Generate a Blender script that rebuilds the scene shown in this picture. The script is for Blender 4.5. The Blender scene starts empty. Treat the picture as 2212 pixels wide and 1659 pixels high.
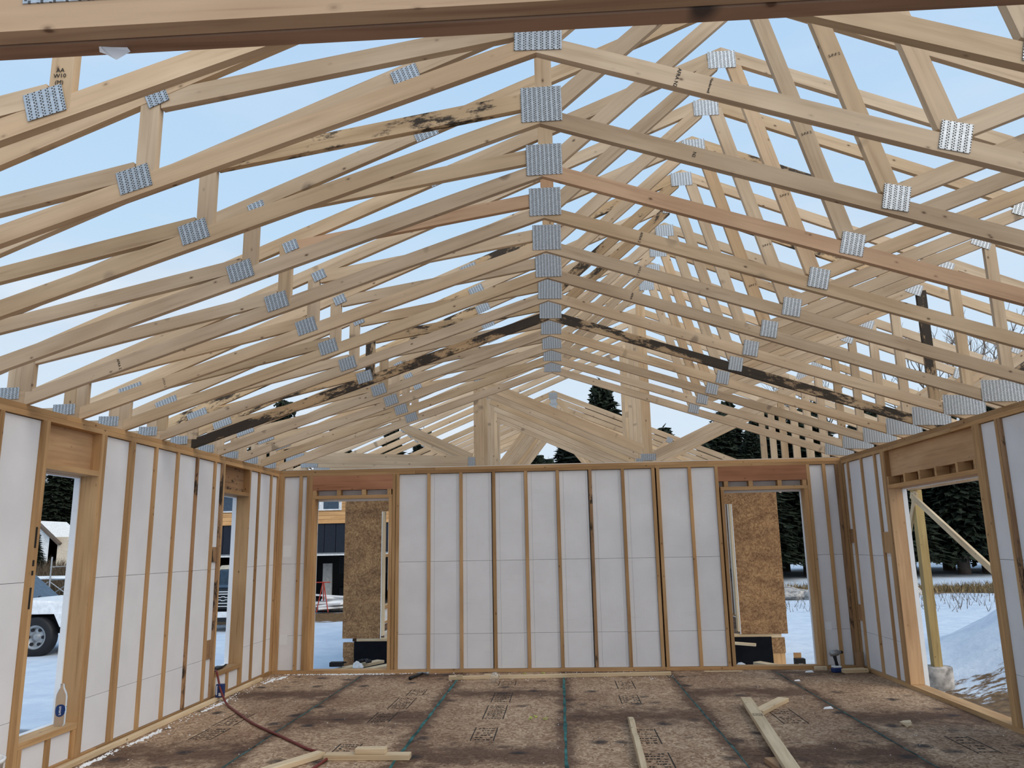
import bpy, bmesh, math, random
from mathutils import Vector, Matrix
random.seed(7)
SC = bpy.context.scene
COL = SC.collection
PI = math.pi

# ---------------------------------------------------------------- camera
F_PX, PITCH, ROLL, YAW = 1691.48, .2039, -.0185, -.0564
CAM = Vector((3.5519, 0, 1.4752))
fw = Vector((math.sin(YAW)*math.cos(PITCH), math.cos(YAW)*math.cos(PITCH), math.sin(PITCH)))
rt = Vector((math.cos(YAW), -math.sin(YAW), 0))
up = rt.cross(fw)
rt2 = rt*math.cos(ROLL) + up*math.sin(ROLL)
up2 = -rt*math.sin(ROLL) + up*math.cos(ROLL)
cam = bpy.data.cameras.new('camera')
cam.sensor_width = 36; cam.sensor_fit = 'HORIZONTAL'
cam.lens = F_PX/2212*36
cam.clip_start = .05; cam.clip_end = 600
camo = bpy.data.objects.new('camera', cam); COL.objects.link(camo)
m = Matrix((rt2, up2, -fw)).transposed().to_4x4(); m.translation = CAM
camo.matrix_world = m
SC.camera = camo

# ---------------------------------------------------------------- sky and exposure
w = bpy.data.worlds.new('sky'); SC.world = w; w.use_nodes = True
nt = w.node_tree; nt.nodes.clear()
def N(nt, t, **k):
    n = nt.nodes.new(t)
    for a, b in k.items():
        if a == 'op': n.operation = b
        elif a == 'bt': n.blend_type = b
        elif hasattr(n, a) and a not in n.inputs: setattr(n, a, b)
        else: n.inputs[a].default_value = b
    return n
def ramp(nt, stops, fac=None, interp='LINEAR'):
    r = nt.nodes.new('ShaderNodeValToRGB'); r.color_ramp.interpolation = interp
    e = r.color_ramp.elements
    while len(e) < len(stops): e.new(.5)
    for i, (p, c) in enumerate(stops):
        e[i].position = p
        e[i].color = (c, c, c, 1) if isinstance(c, (int, float)) else (*c, 1)
    if fac is not None: nt.links.new(fac, r.inputs[0])
    return r
def mix(nt, a, b, f, bt='MIX'):
    n = nt.nodes.new('ShaderNodeMix'); n.data_type = 'RGBA'; n.blend_type = bt
    for k, v in ((0, f), (6, a), (7, b)):
        s = n.inputs[k]
        if isinstance(v, bpy.types.NodeSocket): nt.links.new(v, s)
        elif isinstance(v, (int, float)): s.default_value = v if k == 0 else (v, v, v, 1)
        else: s.default_value = (*v, 1)
    return n.outputs[2]
def math_(nt, op, a, b=None, c=None):
    n = nt.nodes.new('ShaderNodeMath'); n.operation = op
    for i, v in enumerate((a, b, c)):
        if v is None: continue
        if isinstance(v, bpy.types.NodeSocket): nt.links.new(v, n.inputs[i])
        else: n.inputs[i].default_value = v
    return n.outputs[0]
tc = N(nt, 'ShaderNodeTexCoord')
sep = N(nt, 'ShaderNodeSeparateXYZ'); nt.links.new(tc.outputs['Generated'], sep.inputs[0])
grad = ramp(nt, [(0, (.62, .66, .70)), (.02, (.74, .81, .89)), (.18, (.66, .80, .94)), (.38, (.52, .72, .93)), (.7, (.42, .63, .90)), (1, (.38, .60, .88))], sep.outputs[2])
mp = N(nt, 'ShaderNodeMapping'); mp.inputs['Scale'].default_value = (1.2, 1.2, 3.6)
nt.links.new(tc.outputs['Generated'], mp.inputs[0])
nz = N(nt, 'ShaderNodeTexNoise', Scale=2.3, Detail=7, Roughness=.55); nt.links.new(mp.outputs[0], nz.inputs['Vector'])
cl = ramp(nt, [(.44, 0), (.72, 1)], nz.outputs[0])
lowm = ramp(nt, [(0, 1), (.22, .75), (.45, .30), (1, .18)], sep.outputs[2])
cf = math_(nt, 'MULTIPLY', cl.outputs[0], lowm.outputs[0])
nz2 = N(nt, 'ShaderNodeTexNoise', Scale=5, Detail=5); nt.links.new(mp.outputs[0], nz2.inputs['Vector'])
ccol = ramp(nt, [(.3, (.62, .68, .78)), (.65, (.88, .91, .95))], nz2.outputs[0])
skyc = mix(nt, grad.outputs[0], ccol.outputs[0], cf)
bg = N(nt, 'ShaderNodeBackground', Strength=.86); nt.links.new(skyc, bg.inputs[0])
wo = N(nt, 'ShaderNodeOutputWorld'); nt.links.new(bg.outputs[0], wo.inputs[0])
sun = bpy.data.lights.new('sun', 'SUN'); sun.energy = 2.1; sun.angle = math.radians(60); sun.color = (1, .88, .73)
suno = bpy.data.objects.new('sun', sun); COL.objects.link(suno)
suno.rotation_euler = Vector((-.62, .50, -.60)).to_track_quat('-Z', 'Y').to_euler()
suno.location = (0, -5, 12)
vs = SC.view_settings
vs.view_transform = 'Standard'; vs.look = 'None'; vs.gamma = 1; vs.exposure = .22
try: vs.use_curve_mapping = False
except Exception: pass

# ---------------------------------------------------------------- materials
MATS = {}
def newmat(name, rough=.7, metal=0):
    mt = bpy.data.materials.new(name); mt.use_nodes = True
    t = mt.node_tree; b = t.nodes['Principled BSDF']
    b.inputs['Roughness'].default_value = rough; b.inputs['Metallic'].default_value = metal
    b.inputs['Specular IOR Level'].default_value = .3
    MATS[name] = mt
    return mt, t, b
def coords(t, scale=(1, 1, 1), kind='Object', rnd=True):
    c = N(t, 'ShaderNodeTexCoord'); mp = N(t, 'ShaderNodeMapping'); mp.inputs['Scale'].default_value = scale
    t.links.new(c.outputs[kind], mp.inputs[0])
    if rnd:
        oi = N(t, 'ShaderNodeObjectInfo'); v = N(t, 'ShaderNodeVectorMath', op='SCALE')
        cx = N(t, 'ShaderNodeCombineXYZ', X=1, Y=1, Z=1)
        t.links.new(cx.outputs[0], v.inputs[0]); 
        t.links.new(math_(t, 'MULTIPLY', oi.outputs['Random'], 37.0), v.inputs['Scale'])
        t.links.new(v.outputs[0], mp.inputs['Location'])
    return mp.outputs[0]
def bump(t, b, h, strength=.3, dist=.003):
    n = N(t, 'ShaderNodeBump', Strength=strength, Distance=dist)
    t.links.new(h, n.inputs['Height']); t.links.new(n.outputs[0], b.inputs['Normal'])
def plain(name, c, rough=.6, metal=0, var=.06):
    mt, t, b = newmat(name, rough, metal)
    v = coords(t, (6, 6, 6)); n = N(t, 'ShaderNodeTexNoise', Scale=1.5, Detail=4); t.links.new(v, n.inputs['Vector'])
    lo = tuple(max(0, x*(1-var*3)) for x in c); hi = tuple(min(1, x*(1+var*2)) for x in c)
    r = ramp(t, [(.3, lo), (.7, hi)], n.outputs[0]); t.links.new(r.outputs[0], b.inputs['Base Color'])
    return mt
def wood(name, light, dark, vary=.3, mold=0., marks=0., knot=1.):
    """sawn softwood: grain along the local X axis, knots, per-board tint"""
    mt, t, b = newmat(name, .72)
    oi = N(t, 'ShaderNodeObjectInfo')
    v = coords(t, (.8, 16, 16)); n = N(t, 'ShaderNodeTexNoise', Scale=2.2, Detail=5, Roughness=.5, Distortion=.5)
    t.links.new(v, n.inputs['Vector'])
    r = ramp(t, [(.22, dark), (.46, light), (.75, tuple(min(1, x*1.12) for x in light))], n.outputs[0])
    v2 = coords(t, (.8, 2.5, 2.5)); n2 = N(t, 'ShaderNodeTexNoise', Scale=1.6, Detail=3); t.links.new(v2, n2.inputs['Vector'])
    patch = ramp(t, [(.40, (.80, .74, .68)), (.62, (1.06, 1.06, 1.06))], n2.outputs[0])
    c = mix(t, r.outputs[0], patch.outputs[0], .7, 'MULTIPLY')
    # knots
    vk = coords(t, (6.5, 11, 11)); vo = N(t, 'ShaderNodeTexVoronoi', Scale=1.0, Randomness=1.0); t.links.new(vk, vo.inputs['Vector'])
    kn = ramp(t, [(0.0, 1), (.05, .9), (.085, .2), (.14, 0)], vo.outputs['Distance'])
    c = mix(t, c, (.075, .030, .012), math_(t, 'MULTIPLY', kn.outputs[0], .85*knot))
    # per-board tint
    tint = ramp(t, [(0, (1-vary, 1-vary*1.15, 1-vary*1.35)), (.35, (.97, .95, .93)), (.75, (1.05, 1.04, 1.03)), (1, (1.08, 1.0, .90))], oi.outputs['Random'])
    c = mix(t, c, tint.outputs[0], 1.0, 'MULTIPLY')
    if marks:
        vm = coords(t, (5, 3, 3)); nm = N(t, 'ShaderNodeTexNoise', Scale=1.2, Detail=1); t.links.new(vm, nm.inputs['Vector'])
        mk = ramp(t, [(.70, 0), (.76, marks)], nm.outputs[0]); c = mix(t, c, (.05, .04, .035), mk.outputs[0])
    if mold:
        vm = coords(t, (2.2, 6, 6)); nm = N(t, 'ShaderNodeTexNoise', Scale=1.8, Detail=8, Roughness=.72); t.links.new(vm, nm.inputs['Vector'])
        nl = N(t, 'ShaderNodeTexNoise', Scale=1.1, Detail=2); vl = coords(t, (1.4, 2, 2)); t.links.new(vl, nl.inputs['Vector']); ff_ = math_(t, 'ADD', math_(t, 'MULTIPLY', nm.outputs[0], .62), math_(t, 'MULTIPLY', nl.outputs[0], .38)); mk = ramp(t, [(.60-mold*.17, 0), (.645-mold*.17, .94)], ff_); c = mix(t, c, (.020, .016, .014), mk.outputs[0])
    t.links.new(c, b.inputs['Base Color']); bump(t, b, n.outputs[0], .25, .002)
    return mt
def osb(name, cols, scale=26, stain=False, rough=.8):
    mt, t, b = newmat(name, rough)
    v = coords(t, (1, 1, 1)); nd = N(t, 'ShaderNodeTexNoise', Scale=7, Detail=3); t.links.new(v, nd.inputs['Vector'])
    vv = mix(t, v, nd.outputs['Color'], .16)
    vo = N(t, 'ShaderNodeTexVoronoi', Scale=scale); t.links.new(vv, vo.inputs['Vector'])
    sp = N(t, 'ShaderNodeSeparateColor'); t.links.new(vo.outputs['Color'], sp.inputs[0])
    mp2 = N(t, 'ShaderNodeMapping'); mp2.inputs['Scale'].default_value = (1, 1, .35); t.links.new(vv, mp2.inputs[0])
    n = N(t, 'ShaderNodeTexNoise', Scale=scale*1.5, Detail=5, Roughness=.7); t.links.new(mp2.outputs[0], n.inputs['Vector'])
    f = math_(t, 'ADD', math_(t, 'MULTIPLY', sp.outputs[0], .55), math_(t, 'MULTIPLY', n.outputs[0], .45))
    r = ramp(t, [(.25, cols[0]), (.5, cols[1]), (.75, cols[2])], f); c = r.outputs[0]
    if stain:
        g = N(t, 'ShaderNodeTexCoord'); s = N(t, 'ShaderNodeSeparateXYZ'); t.links.new(g.outputs['Generated'], s.inputs[0])
        def edge(o, size):
            d = math_(t, 'SUBTRACT', .5, math_(t, 'ABSOLUTE', math_(t, 'SUBTRACT', o, .5)))
            return math_(t, 'MULTIPLY', d, size)
        e = math_(t, 'MINIMUM', edge(s.outputs[0], 1.22), edge(s.outputs[1], 2.44))
        v3 = coords(t, (1, 1, 1)); n3 = N(t, 'ShaderNodeTexNoise', Scale=5.5, Detail=6, Roughness=.6); t.links.new(v3, n3.inputs['Vector'])
        e = math_(t, 'SUBTRACT', e, math_(t, 'MULTIPLY', math_(t, 'SUBTRACT', n3.outputs[0], .45), .60))
        em = ramp(t, [(-.0, .80), (.06, .66), (.13, .25), (.24, 0)], e)
        c = mix(t, c, (.075, .034, .019), em.outputs[0])
        n4 = N(t, 'ShaderNodeTexNoise', Scale=1.4, Detail=4); t.links.new(v3, n4.inputs['Vector'])
        big = ramp(t, [(.35, (.70, .62, .58)), (.6, (1.12, 1.12, 1.12))], n4.outputs[0]); c = mix(t, c, big.outputs[0], .8, 'MULTIPLY')
        v5 = coords(t, (3.0, 2.9, .01)); vo5 = N(t, 'ShaderNodeTexVoronoi', Scale=1.0); t.links.new(v5, vo5.inputs['Vector'])
        n5 = N(t, 'ShaderNodeTexNoise', Scale=14, Detail=4); t.links.new(v3, n5.inputs['Vector'])
        d5 = math_(t, 'ADD', vo5.outputs['Distance'], math_(t, 'MULTIPLY', math_(t, 'SUBTRACT', n5.outputs[0], .5), .30))
        sp5 = ramp(t, [(.05, .95), (.15, .6), (.26, 0)], d5); c = mix(t, c, (.022, .017, .018), sp5.outputs[0])
    else:
        v6 = coords(t, (2, 2, 1)); n6 = N(t, 'ShaderNodeTexNoise', Scale=3.5, Detail=7, Roughness=.7); t.links.new(v6, n6.inputs['Vector'])
        pt = ramp(t, [(.36, (.62, .56, .54)), (.62, (1.15, 1.12, 1.06))], n6.outputs[0]); c = mix(t, c, pt.outputs[0], .9, 'MULTIPLY')
    t.links.new(c, b.inputs['Base Color']); bump(t, b, f, .4, .002)
    return mt
def foam(name, c=(.80, .80, .82)):
    mt, t, b = newmat(name, .8)
    v = coords(t, (1, 1, 1)); n = N(t, 'ShaderNodeTexNoise', Scale=3, Detail=6); t.links.new(v, n.inputs['Vector'])
    r = ramp(t, [(.3, tuple(x*.93 for x in c)), (.65, c)], n.outputs[0]); col = r.outputs[0]
    v2 = coords(t, (1, 1, .05)); n2 = N(t, 'ShaderNodeTexNoise', Scale=60, Detail=1); t.links.new(v2, n2.inputs['Vector'])
    ln = ramp(t, [(.70, 0), (.72, .10)], n2.outputs[0]); col = mix(t, col, (.45, .47, .50), ln.outputs[0])
    t.links.new(col, b.inputs['Base Color']); vb = coords(t, (1, 1, 8)); nb = N(t, 'ShaderNodeTexNoise', Scale=9, Detail=2); t.links.new(vb, nb.inputs['Vector']); bump(t, b, nb.outputs[0], .25, .003)
    return mt
def plate_mat():
    """pressed galvanised plate: columns of short punched slots"""
    mt, t, b = newmat('galvanised', .42, .55)
    c = N(t, 'ShaderNodeTexCoord'); s = N(t, 'ShaderNodeSeparateXYZ'); t.links.new(c.outputs['Object'], s.inputs[0])
    n = N(t, 'ShaderNodeTexNoise', Scale=18, Detail=3); t.links.new(c.outputs['Object'], n.inputs['Vector'])
    jz = math_(t, 'MULTIPLY', n.outputs[0], .012)
    fx = math_(t, 'FRACT', math_(t, 'MULTIPLY', math_(t, 'ADD', s.outputs[0], 5.0), 1/.0254))
    colid = math_(t, 'FLOOR', math_(t, 'MULTIPLY', math_(t, 'ADD', fx, 0), 2.0))
    fz = math_(t, 'FRACT', math_(t, 'ADD', math_(t, 'MULTIPLY', math_(t, 'ADD', math_(t, 'ADD', s.outputs[2], 5.0), jz), 1/.0125), math_(t, 'MULTIPLY', math_(t, 'GREATER_THAN', fx, .5), .5)))
    ax = math_(t, 'ABSOLUTE', math_(t, 'SUBTRACT', fx, .5))
    inx = math_(t, 'MULTIPLY', math_(t, 'LESS_THAN', ax, .27), math_(t, 'GREATER_THAN', ax, .04))
    inz = math_(t, 'LESS_THAN', fz, .58)
    slot = math_(t, 'MULTIPLY', inx, inz)
    n2 = N(t, 'ShaderNodeTexNoise', Scale=60, Detail=4); t.links.new(c.outputs['Object'], n2.inputs['Vector'])
    base = ramp(t, [(.3, (.40, .44, .48)), (.7, (.60, .64, .68))], n2.outputs[0])
    t.links.new(mix(t, base.outputs[0], (.05, .045, .04), math_(t, 'MULTIPLY', slot, .93)), b.inputs['Base Color'])
    t.links.new(math_(t, 'SUBTRACT', .55, math_(t, 'MULTIPLY', slot, .55)), b.inputs['Metallic'])
    bump(t, b, math_(t, 'SUBTRACT', 1.0, slot), .5, .002)
    return mt
TR = wood('truss_wood', (.60, .472, .334), (.475, .355, .238), .18, marks=.5)
TR2 = wood('truss_wood_yellow', (.590, .445, .290), (.46, .325, .200), .2, marks=.3)
MOLD = wood('mold_stained_wood', (.46, .33, .20), (.28, .18, .10), .2, mold=.80)
HALF = wood('part_stained_wood', (.60, .44, .27), (.40, .27, .15), .2, mold=.45)
REDW = wood('reddish_wood', (.56, .37, .235), (.42, .24, .14), .12, marks=.8)
STUD = wood('stud_wood', (.50, .315, .155), (.36, .205, .09), .28)
STUDD = wood('dark_stud_wood', (.36, .22, .12), (.13, .075, .045), .25, mold=.35)
HEADW = wood('header_wood', (.42, .20, .11), (.30, .13, .07), .15)
BEAM2 = wood('dark_beam_wood', (.36, .22, .14), (.20, .11, .07), .1, marks=.9)
LVL = wood('beam_wood', (.56, .36, .20), (.47, .29, .15), .1, knot=.4)
BEAM = wood('overhead_beam_wood', (.48, .33, .21), (.32, .195, .12), .1, marks=.8)
LOOSE = wood('fresh_wood', (.68, .55, .37), (.52, .38, .22), .15)
POST = wood('treated_wood', (.40, .30, .13), (.26, .19, .08), .1)
BARK = wood('bark', (.16, .13, .11), (.07, .055, .045), .3)
FOAM = foam('foam_board')
FOAMW = foam('white_foam_edge', (.86, .88, .90))
GALV = plate_mat()
OSBF = osb('floor_board', [(.21, .120, .066), (.355, .235, .145), (.51, .365, .24)], 60, True)
OSBW = osb('wall_flake_board', [(.22, .115, .052), (.31, .175, .082), (.42, .255, .125)], 55)
CHALK = plain('teal_chalk', (.036, .135, .125), .9, var=.25)
CHALK2 = plain('faded_chalk', (.050, .095, .085), .9, var=.3)
BLACK = plain('black_rubber', (.012, .012, .014), .55)
WRAP = plain('black_wrap', (.007, .0075, .010), .85)
WRAP.node_tree.nodes['Principled BSDF'].inputs['Specular IOR Level'].default_value = .08
INK = plain('black_ink', (.02, .018, .016), .8)
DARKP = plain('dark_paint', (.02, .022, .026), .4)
NAVY = plain('navy_siding', (.013, .018, .030), .7)
CEDAR = wood('cedar_siding', (.62, .37, .17), (.46, .24, .10), .2)
CONC = plain('pier_concrete', (.40, .37, .34), .9, var=.2)
WHITE = plain('white_paint', (.80, .82, .84), .35)
GREYM = plain('grey_metal', (.35, .36, .37), .4, .6)
RED = plain('red_paint', (.42, .05, .035), .5)
HOSE = plain('maroon_hose', (.16, .028, .024), .45)
YEL = plain('yellow_plastic', (.50, .55, .12), .5)
BLUEP = plain('blue_print', (.012, .035, .14), .4)
AMBER = plain('amber_lens', (.75, .35, .12), .2)
GLASSD = plain('dark_glass', (.05, .08, .12), .08)
ROOFG = plain('shed_white', (.72, .72, .70), .7)
TAN = plain('house_tan', (.60, .50, .38), .7)
def clear():
    mt, t, b = newmat('clear_plastic', .08)
    b.inputs['Transmission Weight'].default_value = .92; b.inputs['IOR'].default_value = 1.15
    b.inputs['Base Color'].default_value = (.93, .96, .98, 1)
    return mt
CLEAR = clear()
def snow():
    mt, t, b = newmat('snow', .75)
    v = coords(t, (1, 1, 1), 'Object', False); n = N(t, 'ShaderNodeTexNoise', Scale=2.0, Detail=8, Roughness=.6); t.links.new(v, n.inputs['Vector'])
    s = N(t, 'ShaderNodeSeparateXYZ'); t.links.new(v, s.inputs[0])
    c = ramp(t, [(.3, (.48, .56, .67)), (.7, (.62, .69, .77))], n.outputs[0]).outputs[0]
    # bare earth and grass: near the right side of the house, by the garage, strip in front of the trees
    def blob(cx, cy, rx, ry):
        dx = math_(t, 'DIVIDE', math_(t, 'SUBTRACT', s.outputs[0], cx), rx); dy = math_(t, 'DIVIDE', math_(t, 'SUBTRACT', s.outputs[1], cy), ry)
        return math_(t, 'SUBTRACT', 1.0, math_(t, 'SQRT', math_(t, 'ADD', math_(t, 'MULTIPLY', dx, dx), math_(t, 'MULTIPLY', dy, dy))))
    m1 = math_(t, 'MAXIMUM', blob(8.2, 8.6, 3.4, 4.6), blob(-5, 25.3, 5.5, 2.6))
    m2 = math_(t, 'MAXIMUM', blob(18, 34.2, 16, 3.4), blob(11, 31.5, 5, 1.6))
    mm = math_(t, 'MAXIMUM', m1, m2)
    mp3 = N(t, 'ShaderNodeMapping'); mp3.inputs['Scale'].default_value = (1, 2.2, 1); t.links.new(v, mp3.inputs[0])
    n2 = N(t, 'ShaderNodeTexNoise', Scale=1.9, Detail=9, Roughness=.68); t.links.new(mp3.outputs[0], n2.inputs['Vector'])
    f = math_(t, 'ADD', math_(t, 'MULTIPLY', mm, .75), math_(t, 'SUBTRACT', n2.outputs[0], .5))
    k = ramp(t, [(.10, 0), (.16, 1)], f)
    n4 = N(t, 'ShaderNodeTexNoise', Scale=9, Detail=8, Roughness=.7); t.links.new(v, n4.inputs['Vector'])
    earth = ramp(t, [(.3, (.05, .030, .014)), (.55, (.17, .098, .042)), (.75, (.30, .20, .085))], n4.outputs[0])
    n5 = N(t, 'ShaderNodeTexNoise', Scale=1.1, Detail=9, Roughness=.75); t.links.new(mp3.outputs[0], n5.inputs['Vector'])
    sp = ramp(t, [(.665, 0), (.69, .8)], n5.outputs[0])
    c = mix(t, c, (.10, .07, .05), sp.outputs[0])
    t.links.new(mix(t, c, earth.outputs[0], k.outputs[0]), b.inputs['Base Color']); bump(t, b, n.outputs[0], .5, .12)
    return mt
SNOW = snow()
def leafy(name, a, c):
    mt, t, b = newmat(name, .8)
    v = coords(t, (1, 1, 1)); n = N(t, 'ShaderNodeTexNoise', Scale=2.5, Detail=5); t.links.new(v, n.inputs['Vector'])
    t.links.new(ramp(t, [(.3, a), (.7, c)], n.outputs[0]).outputs[0], b.inputs['Base Color']); return mt
SPRUCE = leafy('spruce_needles', (.005, .009, .005), (.020, .030, .014))
BRUSH = leafy('dry_brush', (.05, .036, .024), (.15, .11, .07))
GRASS = leafy('dry_grass', (.16, .11, .05), (.30, .22, .11))

# ---------------------------------------------------------------- building helpers
def link(name, me, mat=None, parent=None, loc=None, rot=None):
    o = bpy.data.objects.new(name, me); COL.objects.link(o)
    if me is not None and mat is not None and len(me.materials) == 0: me.materials.append(mat)
    if parent is not None: o.parent = parent
    if loc is not None: o.location = loc
    if rot is not None: o.rotation_euler = rot
    return o
def mesh(name, vs, fs, smooth=False):
    me = bpy.data.meshes.new(name); me.from_pydata([tuple(v) for v in vs], [], fs); me.update()
    if smooth:
        for p in me.polygons: p.use_smooth = True
    return me
def tag(o, label, cat, group=None, kind=None):
    if label: o['label'] = label
    if cat: o['category'] = cat
    if group: o['group'] = group
    if kind: o['kind'] = kind
    return o
def thing(name, loc, label, cat, group=None, rot=0):
    o = link(name, None, None, None, loc, (0, 0, rot)); return tag(o, label, cat, group)
def structure(name, loc=(0, 0, 0)):
    o = link(name, None, None, None, loc); o['kind'] = 'structure'; return o
BOXF = [(0, 3, 2, 1), (4, 5, 6, 7), (0, 1, 5, 4), (1, 2, 6, 5), (2, 3, 7, 6), (3, 0, 4, 7)]
BC = {}
def boxmesh(sx, sy, sz, bev=.0):
    k = (round(sx, 4), round(sy, 4), round(sz, 4), bev)
    if k in BC: return BC[k]
    x, y, z = sx/2, sy/2, sz/2
    v = [(-x, -y, -z), (x, -y, -z), (x, y, -z), (-x, y, -z), (-x, -y, z), (x, -y, z), (x, y, z), (-x, y, z)]
    me = mesh('box', v, BOXF)
    if bev:
        bm = bmesh.new(); bm.from_mesh(me); bmesh.ops.bevel(bm, geom=bm.edges[:], offset=bev, segments=1, affect='EDGES'); bm.to_mesh(me); bm.free()
    BC[k] = me
    return me
MC = {}
def matmesh(me, mat):
    """one mesh per shape and material, shared between alike pieces"""
    k = (me.name, mat.name)
    if k not in MC:
        c = me.copy(); c.materials.clear(); c.materials.append(mat); MC[k] = c
    return MC[k]
def board(name, lo, hi, mat, parent=None, bev=0):
    """axis-aligned board between two corners; its grain (local X) follows its longest side"""
    c = [(a+b)/2 for a, b in zip(lo, hi)]; s = [abs(b-a) for a, b in zip(lo, hi)]
    i = s.index(max(s))
    if i == 0: me, r = boxmesh(s[0], s[1], s[2], bev), (0, 0, 0)
    elif i == 1: me, r = boxmesh(s[1], s[0], s[2], bev), (0, 0, PI/2)
    else: me, r = boxmesh(s[2], s[1], s[0], bev), (0, -PI/2, 0)
    return link(name, matmesh(me, mat), None, parent, c, r)
def stick(name, p0, p1, wd, th, mat, parent=None, side=(0, 1, 0), bev=.002):
    """board from p0 to p1; th measured along `side`, wd across"""
    p0, p1 = Vector(p0), Vector(p1); d = p1-p0; x = d.normalized(); y = Vector(side)
    y = (y - x*y.dot(x)).normalized(); z = x.cross(y)
    o = link(name, matmesh(boxmesh(d.length, th, wd, bev), mat), None, parent)
    mm = Matrix((x, y, z)).transposed().to_4x4(); mm.translation = (p0+p1)/2; o.matrix_local = mm
    return o
def prism(pts, ang, y0, y1, name='member'):
    """polygon in the x-z plane, extruded in y; mesh is local with X along `ang`; returns mesh, origin"""
    ox = sum(p[0] for p in pts)/len(pts); oz = sum(p[1] for p in pts)/len(pts)
    ca, sa = math.cos(ang), math.sin(ang)
    loc = [((x-ox)*ca+(z-oz)*sa, -(x-ox)*sa+(z-oz)*ca) for x, z in pts]
    area = sum(loc[i][0]*loc[(i+1) % len(loc)][1]-loc[(i+1) % len(loc)][0]*loc[i][1] for i in range(len(loc)))
    if area < 0: loc.reverse()
    n = len(loc)
    v = [(x, y0, z) for x, z in loc] + [(x, y1, z) for x, z in loc]
    f = [tuple(range(n)), tuple(reversed(range(n, 2*n)))] + [(i, n+i, n+(i+1) % n, (i+1) % n) for i in range(n)]
    return mesh(name, v, f), (ox, oz)
def tube(pts, r, n=8, closed=False):
    """swept round tube through points; r number or list"""
    pts = [Vector(p) for p in pts]; v = []; f = []
    for i, p in enumerate(pts):
        d = (pts[min(i+1, len(pts)-1)]-pts[max(i-1, 0)]).normalized()
        a = d.cross(Vector((0, 0, 1)));
        if a.length < .01: a = d.cross(Vector((1, 0, 0)))
        a.normalize(); b = d.cross(a); rr = r[i] if isinstance(r, (list, tuple)) else r
        for k in range(n):
            t = 2*PI*k/n; v.append(p + a*math.cos(t)*rr + b*math.sin(t)*rr)
    for i in range(len(pts)-1):
        for k in range(n): f.append((i*n+k, i*n+(k+1) % n, (i+1)*n+(k+1) % n, (i+1)*n+k))
    f.append(tuple(reversed(range(n)))); f.append(tuple(range((len(pts)-1)*n, len(pts)*n)))
    return v, f
def lathe(prof, n=24):
    v = []; f = []
    for r, z in prof:
        for k in range(n): v.append((r*math.cos(2*PI*k/n), r*math.sin(2*PI*k/n), z))
    for i in range(len(prof)-1):
        for k in range(n): f.append((i*n+k, i*n+(k+1) % n, (i+1)*n+(k+1) % n, (i+1)*n+k))
    return v, f
def merged(parts):
    V = []; Fc = []
    for v, f in parts:
        o = len(V); V += [tuple(x) for x in v]; Fc += [tuple(i+o for i in g) for g in f]
    return V, Fc
def boxvf(lo, hi):
    (x0, y0, z0), (x1, y1, z1) = lo, hi
    return [(x0, y0, z0), (x1, y0, z0), (x1, y1, z0), (x0, y1, z0), (x0, y0, z1), (x1, y0, z1), (x1, y1, z1), (x0, y1, z1)], BOXF
def text(name, s, size, mat, parent, loc, rot, ext=.0004, align='CENTER'):
    cu = bpy.data.curves.new(name, 'FONT'); cu.body = s; cu.size = size; cu.extrude = ext; cu.align_x = align; cu.align_y = 'CENTER'
    cu.resolution_u = 2
    cu.materials.append(mat)
    tmp = bpy.data.objects.new(name, cu); me = bpy.data.meshes.new_from_object(tmp); bpy.data.objects.remove(tmp)
    return link(name, me, mat if not me.materials else None, parent, loc, rot)

W, D, H = 7.0224, 9.841, 2.467
ZT = H-.076                      # underside of the double top plate
IN = .02                         # foam infill set back from the stud faces

# ================================================================ ROOM: floor
floor = structure('floor')
XS = [-.16, 1.16, 2.34, 3.55, 4.77, 5.98, 7.18]
START = [6.1, 7.3, 6.08, 7.35, 6.03, 7.24]
for i in range(6):
    ys = [START[i]+2.44*k for k in range(-4, 3)]
    ys = [max(-1.2, min(D+.18, y)) for y in ys]
    for a, b in zip(ys, ys[1:]):
        if b-a > .02: board('panel', (XS[i]+.002, a+.002, -.018), (XS[i+1]-.002, b-.002, 0), OSBF, floor)
board('deck_base', (-.14, -1.2, -.30), (7.16, D+.14, -.02), STUDD, floor)
for i in range(1, 6):
    wdt = .012 if i in (2, 3) else .009
    vs_ = []; fs_ = []; n = 60
    for k in range(n+1):
        y = 1.0+(9.62-1.0)*k/n; j = random.uniform(-.004, .004); ww = wdt*random.uniform(.6, 1.3)
        vs_ += [(XS[i]+j-ww, y, .0015), (XS[i]+j+ww, y, .0015)]
    fs_ = [(2*k, 2*k+1, 2*k+3, 2*k+2) for k in range(n)]
    link('chalk_line', mesh('chalk_line', vs_, fs_), CHALK if i in (2, 3) else CHALK2, floor)
def stamp(x, y, w_, l_, lines, rot=0):
    """printed grade-stamp on a floor panel: side rules and rows of small type"""
    parts = []
    for s in (-1, 1): parts.append(boxvf((s*w_/2-.004, -l_/2, 0), (s*w_/2+.004, l_/2, .0012)))
    for k in range(lines):
        yy = -l_/2+l_*(k+.5)/lines; xx = -w_*.36
        while xx < w_*.34:
            q = random.uniform(.008, .03)
            if random.random() < .8: parts.append(boxvf((xx, yy-.012, 0), (xx+q, yy+.012*random.uniform(-.2, 1), .0012)))
            xx += q+.008
    v, f = merged(parts)
    link('printed_stamp', mesh('printed_stamp', v, f), INK, floor, (x, y, .001), (0, 0, rot))
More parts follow.
